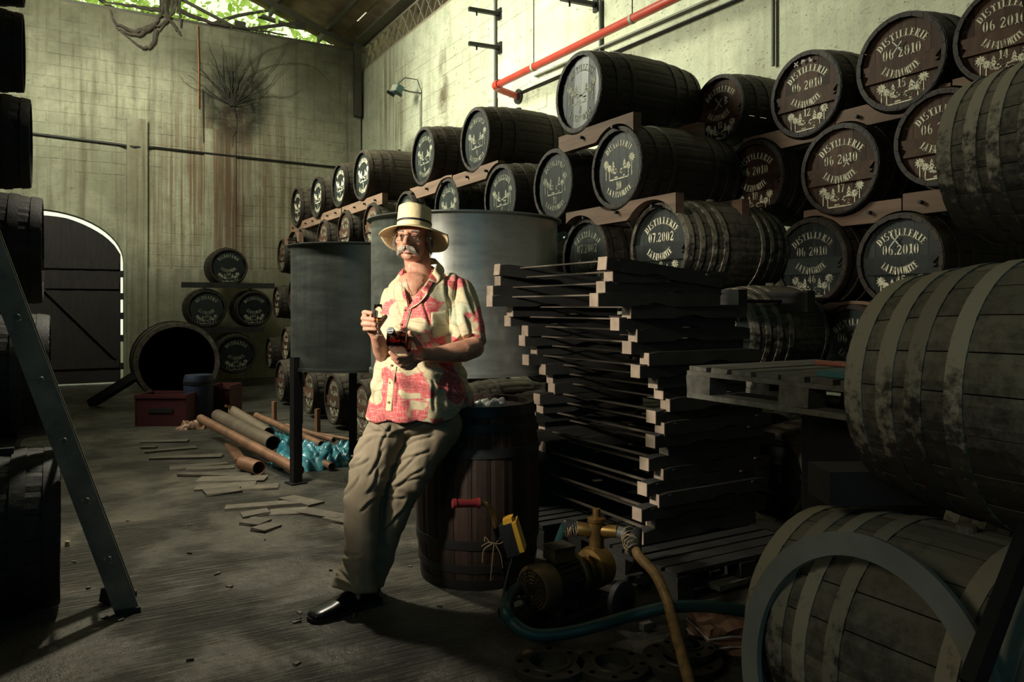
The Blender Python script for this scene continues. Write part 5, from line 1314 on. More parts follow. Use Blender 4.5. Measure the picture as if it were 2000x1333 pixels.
for (a_, b_, z, w, lb, mt) in (((1330, 1120), (1480, 1085), .07, .12, 'weathered plank on the floor in front of the cradle stack', 'pallet'), ((1390, 1160), (1500, 1125), .035, .10, 'weathered plank on the floor near the lowest big cask', 'pallet'), ((1215, 1100), (1330, 1135), .05, .09, 'faded red plank on the floor behind the yellow hose', 'red_plank'), ((1095, 1068), (1200, 1075), .06, .08, 'faded red board on the floor behind the pump', 'red_plank'), ((1250, 1150), (1300, 1120), .03, .06, 'short pale offcut on the floor behind the hose', 'pallet')):
    A, B = fl(*a_), fl(*b_); tag(rel(MB().beam(A + Vector((0, 0, z)), B + Vector((0, 0, z)), w, .025), A).build('floor_plank', M[mt], None, False, tuple(A)), lb, 'plank')
p = fl(1262, 1230); tag(MB().box((0, 0, .015), (.05, .03, .03)).build('wood_offcut', M['pallet'], None, False, tuple(p)), 'tiny pale offcut between the two hoses', 'offcut')
p = fl(132, 1068); tag(MB().lathe([(.012, 0), (.014, .01), (.012, .03), (0, .031)], 10).build('bottle_cork', M['shirt_cream'], None, 40, tuple(p)), 'tiny pale cork lying beside the lowest cask at the left edge', 'cork')

# ------------------------------------------------------------ the man
rt = Vector((CY, -SY, 0)); fw = Vector((SY, CY, 0)); UP = Vector((0, 0, 1))
MO = fl(760, 1182); MO.z = 0
man = thing('person', 'man in a straw hat and pink floral shirt leaning on an upright cask', 'person', tuple(MO))
def Pm(px, py, d): return W(px, py, d) - MO
def remesh(mb, name, voxel, mat, parent, smooth=3, disp=None, cut=None, post=None):
    me = mb.mesh(name + '_src'); o = bpy.data.objects.new(name + '_src', me); COL.objects.link(o)
    m = o.modifiers.new('r', 'REMESH'); m.mode = 'VOXEL'; m.voxel_size = voxel
    if smooth: s_ = o.modifiers.new('s', 'SMOOTH'); s_.factor = .6; s_.iterations = smooth
    bpy.context.view_layer.update(); dg = bpy.context.evaluated_depsgraph_get()
    out = bpy.data.meshes.new_from_object(o.evaluated_get(dg), depsgraph=dg)
    bpy.data.objects.remove(o); bpy.data.meshes.remove(me)
    out.name = name; out.materials.clear(); out.materials.append(mat)
    if disp:
        ns = [v.normal.copy() for v in out.vertices]
        for v, n_ in zip(out.vertices, ns): v.co += disp(v.co, n_)
    if cut:
        bm = bmesh.new(); bm.from_mesh(out)
        dl = [f for f in bm.faces if cut(f.calc_center_median(), f.normal)]
        bmesh.ops.delete(bm, geom=dl, context='FACES'); bm.to_mesh(out); bm.free()
    out.polygons.foreach_set('use_smooth', [True] * len(out.polygons)); out.update()
    return link(out, name, parent)
def img(v):
    """photo position of a point given in the man's own frame"""
    w = v + MO; lat = w.dot(rt); d = w.dot(fw); return 1000 + F * lat / d, HOR + F * (CAMZ - w.z) / d, d
def limb(mb, pts, n=20):
    """tapered chain with round ends; pts = [(point, radius)]"""
    for (a, ra), (b, rb) in zip(pts, pts[1:]):
        m = max(2, int((b - a).length / .02)); mb.tube([a.lerp(b, i / m) for i in range(m + 1)], [ra + (rb - ra) * i / m for i in range(m + 1)], n)
    for p, r in pts: mb.ell(p, (r, r, r), n, 12)
YH = math.radians(10); RL = math.radians(3)
hx = (rt * math.cos(YH) - fw * math.sin(YH)); hf = (-fw * math.cos(YH) - rt * math.sin(YH))
Mh = Matrix((hx, hf, UP)).transposed(); Mh = Matrix.Rotation(RL, 3, fw) @ Matrix.Rotation(math.radians(5), 3, rt) @ Mh
HC = Pm(807, 462, 3.60)
def hd(x, y, z): return HC + Mh @ Vector((x, y, z if z > 0 else z * .86))
b = MB()
def he(x, y, z, rx_, ry_, rz_, n=20): b.ell(hd(x, y, z), (rx_, ry_, rz_), n, 14, Mh)
he(0, -.018, .035, .074, .096, .085, 28); he(0, .022, -.02, .064, .066, .085, 28); he(0, .024, -.074, .058, .056, .044, 24); he(-.036, .030, -.062, .030, .036, .034); he(.036, .030, -.062, .030, .036, .034); he(0, .012, -.108, .048, .05, .024)
he(0, .070, -.106, .027, .019, .018); he(-.03, .058, -.088, .02, .02, .02); he(.03, .058, -.088, .02, .02, .02)
limb(b, [(hd(0, .085, .022), .011), (hd(0, .103, -.008), .0105), (hd(0, .113, -.032), .0130)], 14)
he(-.013, .098, -.036, .0105, .011, .009); he(.013, .098, -.036, .0105, .011, .009)
limb(b, [(hd(-.046, .066, .022), .012), (hd(-.018, .083, .024), .011), (hd(.018, .083, .024), .011), (hd(.046, .066, .022), .012)], 12)
he(-.042, .055, -.028, .024, .024, .02); he(.042, .055, -.028, .024, .024, .02)
he(0, .078, -.062, .03, .016, .022); he(0, .077, -.084, .022, .014, .012)
for sx in (-1, 1):
    he(sx * .031, .072, .003, .016, .011, .013)
    he(sx * .076, -.006, -.006, .010, .020, .033); he(sx * .081, -.016, .010, .006, .016, .018)
# neck and chest
limb(b, [(hd(0, -.030, -.05), .060), (Pm(817, 522, 3.650), .063), (Pm(819, 556, 3.65), .078)], 24)
for sx in (-.024, .022): limb(b, [(hd(sx, -.01, -.11), .012), (Pm(811 + sx * 230, 550, 3.585), .014)], 12)
b.ell(Pm(818, 600, 3.645), (.150, .115, .165), 28, 18, Matrix((rt, fw, UP)).transposed())
b.ell(Pm(808, 560, 3.60), (.085, .07, .07), 24, 14, Matrix((rt, fw, UP)).transposed())
b.ell(Pm(815, 720, 3.62), (.15, .12, .22), 28, 18, Matrix((rt, fw, UP)).transposed())
b.ell(Pm(812, 815, 3.63), (.16, .11, .10), 28, 18, Matrix((rt, fw, UP)).transposed())
# his left arm (right in the picture)
limb(b, [(Pm(860, 565, 3.66), .065), (Pm(893, 575, 3.66), .058), (Pm(915, 640, 3.57), .050), (Pm(926, 680, 3.50), .046)])
limb(b, [(Pm(926, 680, 3.50), .046), (Pm(905, 686, 3.45), .050), (Pm(870, 691, 3.39), .041), (Pm(842, 693, 3.34), .031), (Pm(826, 692, 3.315), .032)])
# palm and fingers under the bottle
b.ell(Pm(812, 696, 3.315), (.036, .030, .034), 18, 12, Matrix((rt, fw, UP)).transposed())
b.ell(Pm(822, 690, 3.325), (.03, .026, .032), 18, 12, Matrix((rt, fw, UP)).transposed())
def finger(pts, r0, r1):
    n = len(pts); limb(b, [(Pm(*p), r0 + (r1 - r0) * i / (n - 1)) for i, p in enumerate(pts)], 12)
finger([(806, 690, 3.30), (791, 699, 3.262), (775, 699, 3.235), (762, 689, 3.232)], .0125, .0092)
finger([(807, 699, 3.30), (792, 708, 3.265), (777, 707, 3.242), (766, 699, 3.24)], .0125, .0092)
finger([(808, 707, 3.302), (797, 715, 3.27), (783, 714, 3.25), (773, 707, 3.248)], .0120, .0088)
finger([(811, 713, 3.305), (802, 720, 3.278), (791, 720, 3.262), (782, 714, 3.26)], .0105, .0080)
finger([(824, 684, 3.325), (817, 671, 3.32), (807, 659, 3.305), (800, 650, 3.29)], .0175, .0105)
# his right arm (left in the picture)
limb(b, [(Pm(800, 585, 3.69), .045), (Pm(778, 600, 3.69), .043), (Pm(763, 650, 3.62), .042), (Pm(752, 697, 3.55), .042)])
limb(b, [(Pm(752, 697, 3.55), .042), (Pm(746, 684, 3.48), .041), (Pm(740, 668, 3.41), .033), (Pm(735, 655, 3.375), .028)])
b.ell(Pm(727, 636, 3.362), (.028, .026, .042), 18, 12, Matrix((rt, fw, UP)).transposed())
limb(b, [(Pm(735, 655, 3.375), .027), (Pm(728, 642, 3.365), .030)])
finger([(724, 616, 3.362), (711, 611, 3.332), (714, 610, 3.302), (726, 612, 3.292)], .0122, .0098)
finger([(722, 626, 3.362), (709, 622, 3.332), (712, 622, 3.300), (731, 625, 3.287)], .0122, .0098)
finger([(722, 637, 3.362), (709, 633, 3.332), (713, 633, 3.300), (733, 635, 3.288)], .0118, .0094)
finger([(724, 646, 3.362), (712, 643, 3.334), (717, 643, 3.305), (735, 643, 3.294)], .0108, .0085)
finger([(734, 645, 3.365), (741, 634, 3.355), (748, 625, 3.338), (753, 619, 3.318)], .0145, .0105)
# legs inside the trousers, down into the shoes
limb(b, [(Pm(765, 830, 3.61), .075), (Pm(707, 985, 3.5), .055), (Pm(698, 1100, 3.48), .045), (Pm(696, 1158, 3.47), .034), (Pm(694, 1166, 3.44), .030)])
limb(b, [(Pm(845, 835, 3.63), .08), (Pm(778, 985, 3.58), .055), (Pm(742, 1100, 3.6), .042), (Pm(728, 1145, 3.62), .034), (Pm(722, 1152, 3.6), .034)])
body = remesh(b, 'body', .0042, M['skin'], man, 2)
bvb = BVHTree.FromPolygons([v.co + MO for v in body.data.vertices], [tuple(f.vertices) for f in body.data.polygons])
# shirt
sh = MB()
def ring_loft(mb, rings, n=40, ex=2.2):
    vs = []; fs = []
    for (py, L, R_, dc, dr) in rings:
        c = Pm((L + R_) / 2, py, dc); hw = (R_ - L) / 2 * dc / F
        for k in range(n):
            a = 2 * PI * k / n; ca, sa = math.cos(a), math.sin(a)
            x = hw * math.copysign(abs(ca) ** (2 / ex), ca); y = dr * math.copysign(abs(sa) ** (2 / ex), sa)
            vs.append(c + rt * x + fw * y)
    m = len(rings)
    for i in range(m - 1):
        for k in range(n): fs.append((i * n + k, i * n + (k + 1) % n, (i + 1) * n + (k + 1) % n, (i + 1) * n + k))
    fs += [tuple(range(n))[::-1], tuple((m - 1) * n + k for k in range(n))]
    mb.add(vs, fs)
ring_loft(sh, [(522, 797, 846, 3.665, .06), (532, 787, 858, 3.665, .09), (543, 776, 878, 3.665, .112), (556, 767, 897, 3.66, .128), (575, 759, 901, 3.655, .14), (605, 751, 893, 3.645, .152), (645, 745, 890, 3.625, .16), (690, 739, 893, 3.60, .168), (725, 735, 903, 3.59, .17), (755, 729, 907, 3.60, .168), (785, 721, 903, 3.61, .168), (806, 714, 893, 3.615, .17), (815, 713, 889, 3.62, .17)])
limb(sh, [(Pm(878, 560, 3.66), .066), (Pm(896, 572, 3.66), .072), (Pm(906, 610, 3.61), .079), (Pm(913, 648, 3.56), .080)])
sh.tube([Pm(911, 640, 3.57), Pm(915, 671, 3.525)], [.08, .080], 24)
limb(sh, [(Pm(790, 562, 3.67), .06), (Pm(770, 585, 3.67), .062), (Pm(757, 640, 3.615), .056)])
sh.tube([Pm(758, 632, 3.62), Pm(752, 672, 3.575)], [.057, .058], 24)
limb(sh, [(Pm(880, 735, 3.65), .07), (Pm(900, 775, 3.70), .055), (Pm(912, 788, 3.74), .035)])
def shirt_disp(p, n):
    x, y, d = img(p)
    u = p.dot(rt); z = p.z; f_ = p.dot(fw)
    a = noise.noise(Vector((u * 9, f_ * 9, z * 3.0))) * .010
    a += noise.noise(Vector(((u + z * .5) * 22, f_ * 14, (z - u * .6) * 7))) * .006
    # hanging folds from chest to hem, and drag lines under the sleeve
    lo = min(max((y - 600) / 120, 0), 1)
    a += .005 * lo * math.sin((u * 46 + z * 5 + 1.5 * noise.noise(Vector((z * 4, u * 3, 1)))))
    a += .006 * math.exp(-((y - 752) / 26) ** 2) * math.sin((z * 60 + u * 22))
    if x > 876 and y < 680: a += .0045 * math.sin(u * 95 + z * 10) * min(1, max(0, (y - 545) / 60))
    return n * a
def vcut(p, n):
    x, y, d = img(p)
    if n.dot(fw) > .15 or d > 3.68: return False
    if not (520 < y < 599): return False
    if y < 545: return 792 < x < 838 - (545 - y) * -.3
    t = (y - 545) / 54
    return 786 + 12 * t + 2 < x < 838 - 39 * t
SR = [(x0 / 2.898 + 580, y0 / 2.898 + 370, x1 / 2.898 + 580, y1 / 2.898 + 370) for x0, y0, x1, y1 in (
    (905, 520, 900, 720), (955, 540, 1000, 700), (850, 560, 872, 720), (815, 440, 850, 560), (510, 560, 520, 700), (800, 1000, 950, 1060), (690, 1060, 900, 1130), (950, 920, 930, 1100), (600, 460, 600, 580), (640, 930, 760, 1000),
    (560, 1060, 575, 1200), (760, 1100, 780, 1230), (870, 1110, 880, 1230), (480, 1060, 440, 1250), (720, 620, 740, 760), (960, 720, 990, 840), (900, 760, 930, 850), (560, 780, 700, 800), (480, 900, 470, 1050))]
def creases(x, y, CR, amp, w):
    a = 0
    for i, (x0, y0, x1, y1) in enumerate(CR):
        dx, dy = x1 - x0, y1 - y0; L = math.hypot(dx, dy); t = ((x - x0) * dx + (y - y0) * dy) / (L * L)
        if t < -.25 or t > 1.25: continue
        s_ = ((x - x0) * dy - (y - y0) * dx) / L + 3 * math.sin(t * 3 + i)
        if abs(s_) > 5 * w: continue
        k = 1 if 0 < t < 1 else 1 - (abs(t - .5) - .5) * 4
        a += amp * k * (-math.exp(-(s_ / w) ** 2) + .75 * math.exp(-((s_ + 2 * w) / (1.6 * w)) ** 2))
    return a
_sd = shirt_disp
def shirt_disp(p, n):
    if n.dot(fw) > .2: return _sd(p, n)
    x, y, d = img(p); return _sd(p, n) + n * creases(x, y, SR, .0060, 3.0)
shirt = remesh(sh, 'shirt', .0055, M['shirt'], man, 4, shirt_disp, lambda p, n: vcut(p, n) or (n.z < -.75 and img(p)[1] > 812))
bm = bmesh.new(); bm.from_mesh(shirt.data)
for v in bm.verts:
    if not v.is_boundary: continue
    x, y, d = img(v.co)
    if not (520 < y < 603) or d > 3.68: continue
    t = (y - 545) / 54; lx = 786 + 12 * t + 2 if y > 545 else 792; rx_ = 838 - 39 * t if y > 545 else 838 + (545 - y) * .3
    tx = lx if abs(x - lx) < abs(x - rx_) else rx_
    v.co += rt * ((tx - x) * d / F)
bm.to_mesh(shirt.data); bm.free(); shirt.data.update()
sol = shirt.modifiers.new('thick', 'SOLIDIFY'); sol.thickness = .003; sol.offset = 1
bv = BVHTree.FromPolygons([v.co + MO for v in shirt.data.vertices], [tuple(f.vertices) for f in shirt.data.polygons])
def on(px, py, off=.004):
    o = Vector((0, 0, CAMZ)); dr = (W(px, py, 1) - o).normalized(); h = bv.ray_cast(o, dr)[0]
    if h is None: h = bvb.ray_cast(o, dr)[0]
    if h is None: h = W(px, py, 3.5)
    return h - dr * off - MO
# placket, buttons, pocket, collar
def strip(name, pts, w, mat, off=.006, th=.003):
    mb = MB(); ps = []
    for i in range(len(pts) - 1):
        (x0, y0), (x1, y1) = pts[i], pts[i + 1]; n = max(1, int(math.hypot(x1 - x0, y1 - y0) / 4))
        ps += [(x0 + (x1 - x0) * k / n, y0 + (y1 - y0) * k / n) for k in range(n)]
    ps.append(pts[-1]); vs = []
    for i, (x, y) in enumerate(ps):
        a, c = ps[max(i - 1, 0)], ps[min(i + 1, len(ps) - 1)]; t = Vector((c[0] - a[0], c[1] - a[1])).normalized(); nx, ny = -t.y, t.x
        for s_, o_ in ((-w, off), (w, off), (w, off - th), (-w, off - th)): vs.append(on(x + nx * s_, y + ny * s_, o_))
    fs = []
    for i in range(len(ps) - 1):
        for k in range(4): fs.append((i * 4 + k, i * 4 + (k + 1) % 4, i * 4 + 4 + (k + 1) % 4, i * 4 + 4 + k))
    return mb.add(vs, fs).build(name, M[mat], man, 60)
plk = strip('placket', [(796, 600), (791, 622), (783, 650), (776, 676)], 5, 'shirt')
strip('placket', [(768, 716), (764, 740), (761, 770), (758, 803)], 5, 'shirt')
strip('stitched_edge', [(803, 601), (797, 624), (789, 652), (782, 676)], .55, 'shirt_cream', .008)
strip('stitched_edge', [(774, 716), (770, 740), (767, 770), (764, 803)], .55, 'shirt_cream', .008)
for (x, y) in ((790, 606), (783, 634), (765, 714), (762, 748), (759, 786)):
    p = on(x, y, .010); MB().lathe([(0, 0), (.005, 0), (.0055, .002), (.003, .003), (0, .0025)], 12, Matrix.Translation(p) @ Matrix((rt, UP, -fw)).transposed().to_4x4()).build('button', M['button'], man, 40)
mb = MB(); g = 8
pc = [(842, 611), (874, 606), (877, 655), (845, 662)]
vs = []
for i in range(g + 1):
    for j in range(g + 1):
        u, v = i / g, j / g
        x = (pc[0][0] * (1 - u) + pc[1][0] * u) * (1 - v) + (pc[3][0] * (1 - u) + pc[2][0] * u) * v
        y = (pc[0][1] * (1 - u) + pc[1][1] * u) * (1 - v) + (pc[3][1] * (1 - u) + pc[2][1] * u) * v
        vs.append(on(x, y, .0065))
mb.add(vs, [(i * (g + 1) + j, (i + 1) * (g + 1) + j, (i + 1) * (g + 1) + j + 1, i * (g + 1) + j + 1) for i in range(g) for j in range(g)])
pk = mb.build('pocket', M['shirt'], man, True); pk.modifiers.new('t', 'SOLIDIFY').thickness = .003
def ribbon(name, A, B, mat, th=.004, par=man):
    A, B = bez(A, 5), bez(B, 5); n = len(A); m = 4; vs = []
    for i in range(n):
        for j in range(m + 1): vs.append(A[i].lerp(B[i], j / m))
    o = MB().add(vs, [(i * (m + 1) + j, (i + 1) * (m + 1) + j, (i + 1) * (m + 1) + j + 1, i * (m + 1) + j + 1) for i in range(n - 1) for j in range(m)]).build(name, M[mat], par, True)
    o.modifiers.new('t', 'SOLIDIFY').thickness = th; return o
inn = [on(795, 546, .012), Pm(787, 533, 3.585), Pm(790, 522, 3.65), Pm(805, 512, 3.72), Pm(828, 505, 3.735), Pm(849, 505, 3.69), Pm(853, 514, 3.63), Pm(846, 530, 3.56), on(834, 548, .012)]
out = [on(781, 556, .010), on(776, 544, .010), Pm(780, 532, 3.665), Pm(797, 524, 3.75), Pm(829, 518, 3.775), Pm(858, 516, 3.72), Pm(868, 528, 3.63), on(862, 545, .012), on(838, 562, .010)]
ribbon('collar', inn, out, 'shirt')
ribbon('lapel', [on(836, 548, .010), on(824, 565, .010), on(812, 581, .009), on(799, 600, .007)], [on(848, 552, .012), on(836, 572, .011), on(819, 591, .010), on(800, 603, .008)], 'shirt')
ribbon('lapel', [on(788, 548, .008), on(791, 565, .008), on(794, 583, .008), on(797, 600, .007)], [on(781, 556, .010), on(785, 572, .010), on(790, 588, .010), on(796, 602, .008)], 'shirt')
strip('sleeve_hem', [(881, 666), (900, 669), (920, 673), (943, 676)], 1.2, 'shirt', .006)
def onb(px, py, off=.002):
    o = Vector((0, 0, CAMZ)); dr = (W(px, py, 1) - o).normalized(); h = bvb.ray_cast(o, dr)[0]
    if h is None: h = W(px, py, 3.58)
    return h - dr * off - MO
MB().tube(bez([onb(793, 545, .004), onb(797, 562, .004), onb(803, 578, .004), onb(812, 566, .004), onb(822, 552, .004), onb(830, 540, .004)], 5), .0011, 6).build('necklace', M['brass'], man, 60)
# trousers
tr = MB()
RM = Matrix((rt, fw, UP)).transposed()
tr.ell(Pm(806, 812, 3.625), (.205, .15, .10), 30, 18, RM); tr.ell(Pm(850, 832, 3.66), (.13, .14, .13), 26, 16, RM)
tr.ell(Pm(762, 825, 3.60), (.105, .13, .10), 26, 16, RM)
limb(tr, [(Pm(*p[:3]), p[3]) for p in ((762, 832, 3.6, .104), (738, 880, 3.56, .098), (719, 930, 3.53, .091), (708, 980, 3.5, .084), (706, 1040, 3.49, .077), (704, 1090, 3.475, .074))], 28)
limb(tr, [(Pm(*p[:3]), p[3]) for p in ((846, 838, 3.64, .118), (824, 880, 3.615, .109), (798, 930, 3.59, .091), (774, 985, 3.58, .077), (757, 1035, 3.58, .068), (742, 1090, 3.585, .062), (733, 1125, 3.59, .055))], 28)
def hem(mb, rows, n=28):
    vs = []; fs = []
    for (a, rx_, ry_, tl) in rows:
        for k in range(n):
            an = 2 * PI * k / n; vs.append(a + rt * rx_ * math.cos(an) + fw * ry_ * math.sin(an) + UP * (tl * math.cos(an) - .012 * math.sin(an)))
    m = len(rows)
    for i in range(m - 1):
        for k in range(n): fs.append((i * n + k, i * n + (k + 1) % n, (i + 1) * n + (k + 1) % n, (i + 1) * n + k))
    fs += [tuple(range(n))[::-1], tuple((m - 1) * n + k for k in range(n))]; mb.add(vs, fs)
hem(tr, [(Pm(704, 1085, 3.478), .074, .074, 0), (Pm(700, 1110, 3.47), .078, .078, -.004), (Pm(695, 1132, 3.465), .092, .088, -.01), (Pm(693, 1149, 3.46), .103, .09, -.017)])
hem(tr, [(Pm(738, 1100, 3.585), .058, .07, 0), (Pm(728, 1145, 3.60), .052, .075, -.004)])
def tr_disp(p, n):
    x, y, d = img(p); u = p.dot(rt); f_ = p.dot(fw); z = p.z
    s_ = (z * .80 + u * .62)                    # across the diagonal drag folds
    w = noise.noise(Vector((u * 3, z * 3, f_ * 3))) * 2.2
    a = 0
    k1 = math.exp(-((y - 868) / 55) ** 2) + .8 * math.exp(-((y - 965) / 50) ** 2)
    w2 = noise.noise(Vector((u * 6 + 4, z * 6, f_ * 5))); r_ = math.sin(s_ * -48 + w * 3.4 + u * 24); a += .0045 * k1 * max(-.4, r_) * (.4 + 1.6 * max(0, w2 + .25)) * max(0, min(1, .6 - n.dot(fw)))
    a += .007 * noise.noise(Vector(((u * .7 + z) * 13, (z - u) * 4, f_ * 5)))
    a += .006 * math.exp(-((y - 1118) / 24) ** 2) * max(-.3, math.sin(z * 80 + u * 55 + w * 2)) * (1 if u < -.12 else .4)
    a += .0045 * noise.noise(Vector((u * 26, f_ * 14, z * 2.2)))
    return n * a
CR = [(x0 / 2.776 + 580, y0 / 2.776 + 780, x1 / 2.776 + 580, y1 / 2.776 + 780) for x0, y0, x1, y1 in (
    (500, 165, 450, 290), (395, 235, 285, 330), (470, 290, 395, 400), (440, 400, 392, 500), (330, 430, 272, 520), (690, 285, 560, 345), (560, 345, 475, 410), (660, 400, 500, 515), (640, 445, 520, 470), (605, 575, 540, 640), (540, 640, 460, 725),
    (570, 535, 465, 545), (480, 165, 385, 130), (245, 835, 335, 850), (262, 900, 305, 985), (238, 935, 290, 1000), (350, 200, 480, 175), (700, 120, 540, 190), (720, 200, 600, 260), (340, 330, 290, 400), (420, 560, 350, 600), (640, 330, 500, 440), (230, 960, 330, 1020), (380, 330, 300, 380))]
_td = tr_disp
def tr_disp(p, n):
    if n.dot(fw) > .2: return _td(p, n)
    x, y, d = img(p); return _td(p, n) + n * creases(x, y, CR, .0058, 2.9)
trou = remesh(tr, 'trousers', .0055, M['khaki'], man, 3, tr_disp)
# shoes
def shoe(name, heel, toe, par):
    d_ = toe - heel; d_.z = 0; L = d_.length; x = d_.normalized(); y = UP.cross(x); up = MB(); so = MB(); n = 20
    S = [(0, .028, .062), (.03, .036, .084), (.12, .039, .096), (.28, .040, .098), (.42, .044, .090), (.56, .050, .074), (.72, .054, .058), (.86, .052, .049), (.94, .044, .042), (.985, .030, .032), (1.0, .016, .022)]
    vs = []; fs = []
    for (s_, w, h) in S:
        for k in range(n):
            a = 2 * PI * k / n; ca, sa = math.cos(a), math.sin(a)
            vs.append(heel + x * s_ * L + y * w * (abs(ca) ** .8) * math.copysign(1, ca) + UP * (.014 + (h - .014) * (.5 + .5 * (abs(sa) ** .85) * math.copysign(1, sa))))
    m = len(S)
    for i in range(m - 1):
        for k in range(n): fs.append((i * n + k, i * n + (k + 1) % n, (i + 1) * n + (k + 1) % n, (i + 1) * n + k))
    fs += [tuple(range(n))[::-1], tuple((m - 1) * n + k for k in range(n))]
    up.add(vs, fs); u_ = up.build(name, M['shoe'], par, True)
    out = [(s_ * L, w + .005) for s_, w, h in S]; poly = [(a - .002 if i == 0 else a + (.003 if i == m - 1 else 0), b_ - .003) for i, (a, b_) in enumerate(out)]
    poly = poly + [(a, -b_) for a, b_ in reversed(poly)]
    so.prism(poly, lambda a, b_, t: heel + x * a + y * b_ + UP * t, 0.0, .02); so.build('sole', M['sole'], u_)
    hl = MB(); hl.prism([(-.004, -.034), (.075, -.036), (.075, .036), (-.004, .034)], lambda a, b_, t: heel + x * a + y * b_ + UP * t, 0, .026); hl.build('heel', M['sole'], u_)
    st = MB()
    for s0 in (.44, .475):
        pts = []
        for k in range(-6, 7): a = k / 6 * 1.35; pts.append(heel + x * s0 * L + y * .0435 * math.sin(a) + UP * (.052 + .030 * math.cos(a)))
        st.tube(pts, .003, 6)
    st.build('strap', M['shoe'], u_, 60)
    bw = heel + x * .5 * L + UP * .074
    MB().tube([bw + y * .02, bw, bw - y * .02], [.003, .006, .003], 8).build('bow', M['shoe'], u_, 60)
    return u_
shoe('shoe', fl(738, 1178) - MO, fl(604, 1216) - MO, man)
shoe('shoe', fl(741, 1158) - MO, fl(672, 1163) - MO, man)
# hat
TB = math.radians(13); Mt = Matrix.Rotation(-RL * 1.3, 3, fw) @ Mh @ Matrix.Rotation(TB, 3, 'X'); HT = hd(0, -.010, .034)
def ht(x, y, z): return HT + Mt @ Vector((x, y, z))
n = 64; vs = []; fs = []
RX, RY = .079, .099
rows = []
for i in range(11): z = .098 * i / 10; k = 1 - .05 * (i / 10) ** 1.5; rows.append((RX * k, RY * k, z))
for (a, c, z) in rows:
    for k in range(n): an = 2 * PI * k / n; x, y = a * math.cos(an), c * math.sin(an); vs.append(ht(x, y, z + (.006 * (1 - abs(x) / RX)) * (z / .098)))
for q in (.93, .82, .66, .45, .22, 0.01):
    for k in range(n):
        an = 2 * PI * k / n; x, y = RX * .95 * q * math.cos(an), RY * .95 * q * math.sin(an)
        dome = .016 * (1 - q * q); rg = .010 * (1 - abs(x) / RX)
        vs.append(ht(x, y, .098 + dome * .6 + rg * .9))
m = len(vs) // n
for i in range(m - 1):
    for k in range(n): fs.append((i * n + k, i * n + (k + 1) % n, (i + 1) * n + (k + 1) % n, (i + 1) * n + k))
fs.append(tuple((m - 1) * n + k for k in range(n)))
hat = MB().add(vs, fs).build('hat', M['hat'], man, True)
vs = []; fs = []; m = 12
for i in range(m + 1):
    q = i / m
    for k in range(n):
        an = 2 * PI * k / n; ca, sa = math.cos(an), math.sin(an)
        ro = .163 if sa < 0 else .163 - .010 * sa
        ox, oy = ro * ca, (.172 if sa < 0 else .155) * sa
        x, y = RX * ca * (1 - q) + ox * q, RY * sa * (1 - q) + oy * q
        side = ca * ca; back = max(-sa, 0)
        z = -.030 * side * q ** 1.5 - .075 * back * q ** 1.3 - .018 * max(sa, 0) * q - .030 * side * back * q
        if i == 0: z = .0
        vs.append(ht(x, y, z))
for i in range(m):
    for k in range(n): fs.append((i * n + k, i * n + (k + 1) % n, (i + 1) * n + (k + 1) % n, (i + 1) * n + k))
br = MB().add(vs, fs).build('brim', M['hat'], hat, True); br.modifiers.new('t', 'SOLIDIFY').thickness = .003
edge = vs[m * n:]
MB().tube(edge, .0022, 6, True).build('brim_edge', M['hat'], hat, True)
MB().lathe([(1.012, .022), (1.02, .0235), (1.02, .0305), (1.008, .032)], 64, Matrix.Translation(HT) @ Mt.to_4x4() @ Matrix.Diagonal((RX, RY, 1, 1)), closed=True).build('hat_band', M['band'], hat, 40)
# glasses
gl = MB(); gz = -.004
def lens(cx, w, h, y0):
    pts = []
    for k in range(28):
        a = 2 * PI * k / 28; ca, sa = math.cos(a), math.sin(a)
        pts.append(hd(cx + w * math.copysign(abs(ca) ** .6, ca), y0 - abs(cx + w * ca) * .10, gz + h * math.copysign(abs(sa) ** .6, sa) - .004))
    return pts
y0 = .109
spec = MB()
for cx in (-.032, .032): spec.tube(lens(cx, .024, .0165, y0), .0013, 6, True)
spec.tube([hd(-.008, y0, .004), hd(0, y0 + .003, .008), hd(.008, y0, .004)], .0014, 6)
for sx in (-1, 1): spec.tube([hd(sx * .056, y0 - .006, .005), hd(sx * .070, y0 - .014, .006), hd(sx * .078, .03, .004), hd(sx * .080, -.012, .004), hd(sx * .079, -.03, -.016)], .0013, 6)
eg = spec.build('eyeglasses', M['frame_metal'], man, True)
for cx in (-.032, .032):
    pts = lens(cx, .0235, .016, y0); c_ = sum(pts, Vector()) / len(pts) + Mh @ Vector((0, .0015, 0))
    vs = [c_] + pts; MB().add(vs, [(0, 1 + k, 1 + (k + 1) % 28) for k in range(28)]).build('lens', M['lens'], eg, True)
# eyes, brows, lips
for sx in (-1, 1):
    e_ = MB().ell(hd(sx * .031, .0765, .002), (.0112, .0080, .0046), 16, 10, Mh).build('eye', M['eye'], man, True)
    MB().ell(hd(sx * .031 - .001, .0835, .002), (.0046, .0025, .0042), 12, 8, Mh).build('iris', M['iris'], e_, True)
    MB().tube(bez([hd(sx * .018, .083, .003), hd(sx * .026, .0865, .0072), hd(sx * .036, .0845, .0068), hd(sx * .045, .077, .001)], 4), .0034, 8).build('eyelid', M['skin'], e_, 60)
MB().tube(bez([hd(-.020, .0895, -.0745), hd(-.008, .0955, -.0725), hd(0, .096, -.074), hd(.008, .0955, -.0725), hd(.020, .0895, -.0745)], 4), .0028, 8).build('lips', simple('lip', (.40, .14, .10), .5), man, 60)
MB().tube(bez([hd(-.019, .0885, -.084), hd(-.008, .0955, -.087), hd(.008, .0955, -.087), hd(.019, .0885, -.084)], 4), .0042, 8).build('lips', bpy.data.materials['lip'], man, 60)
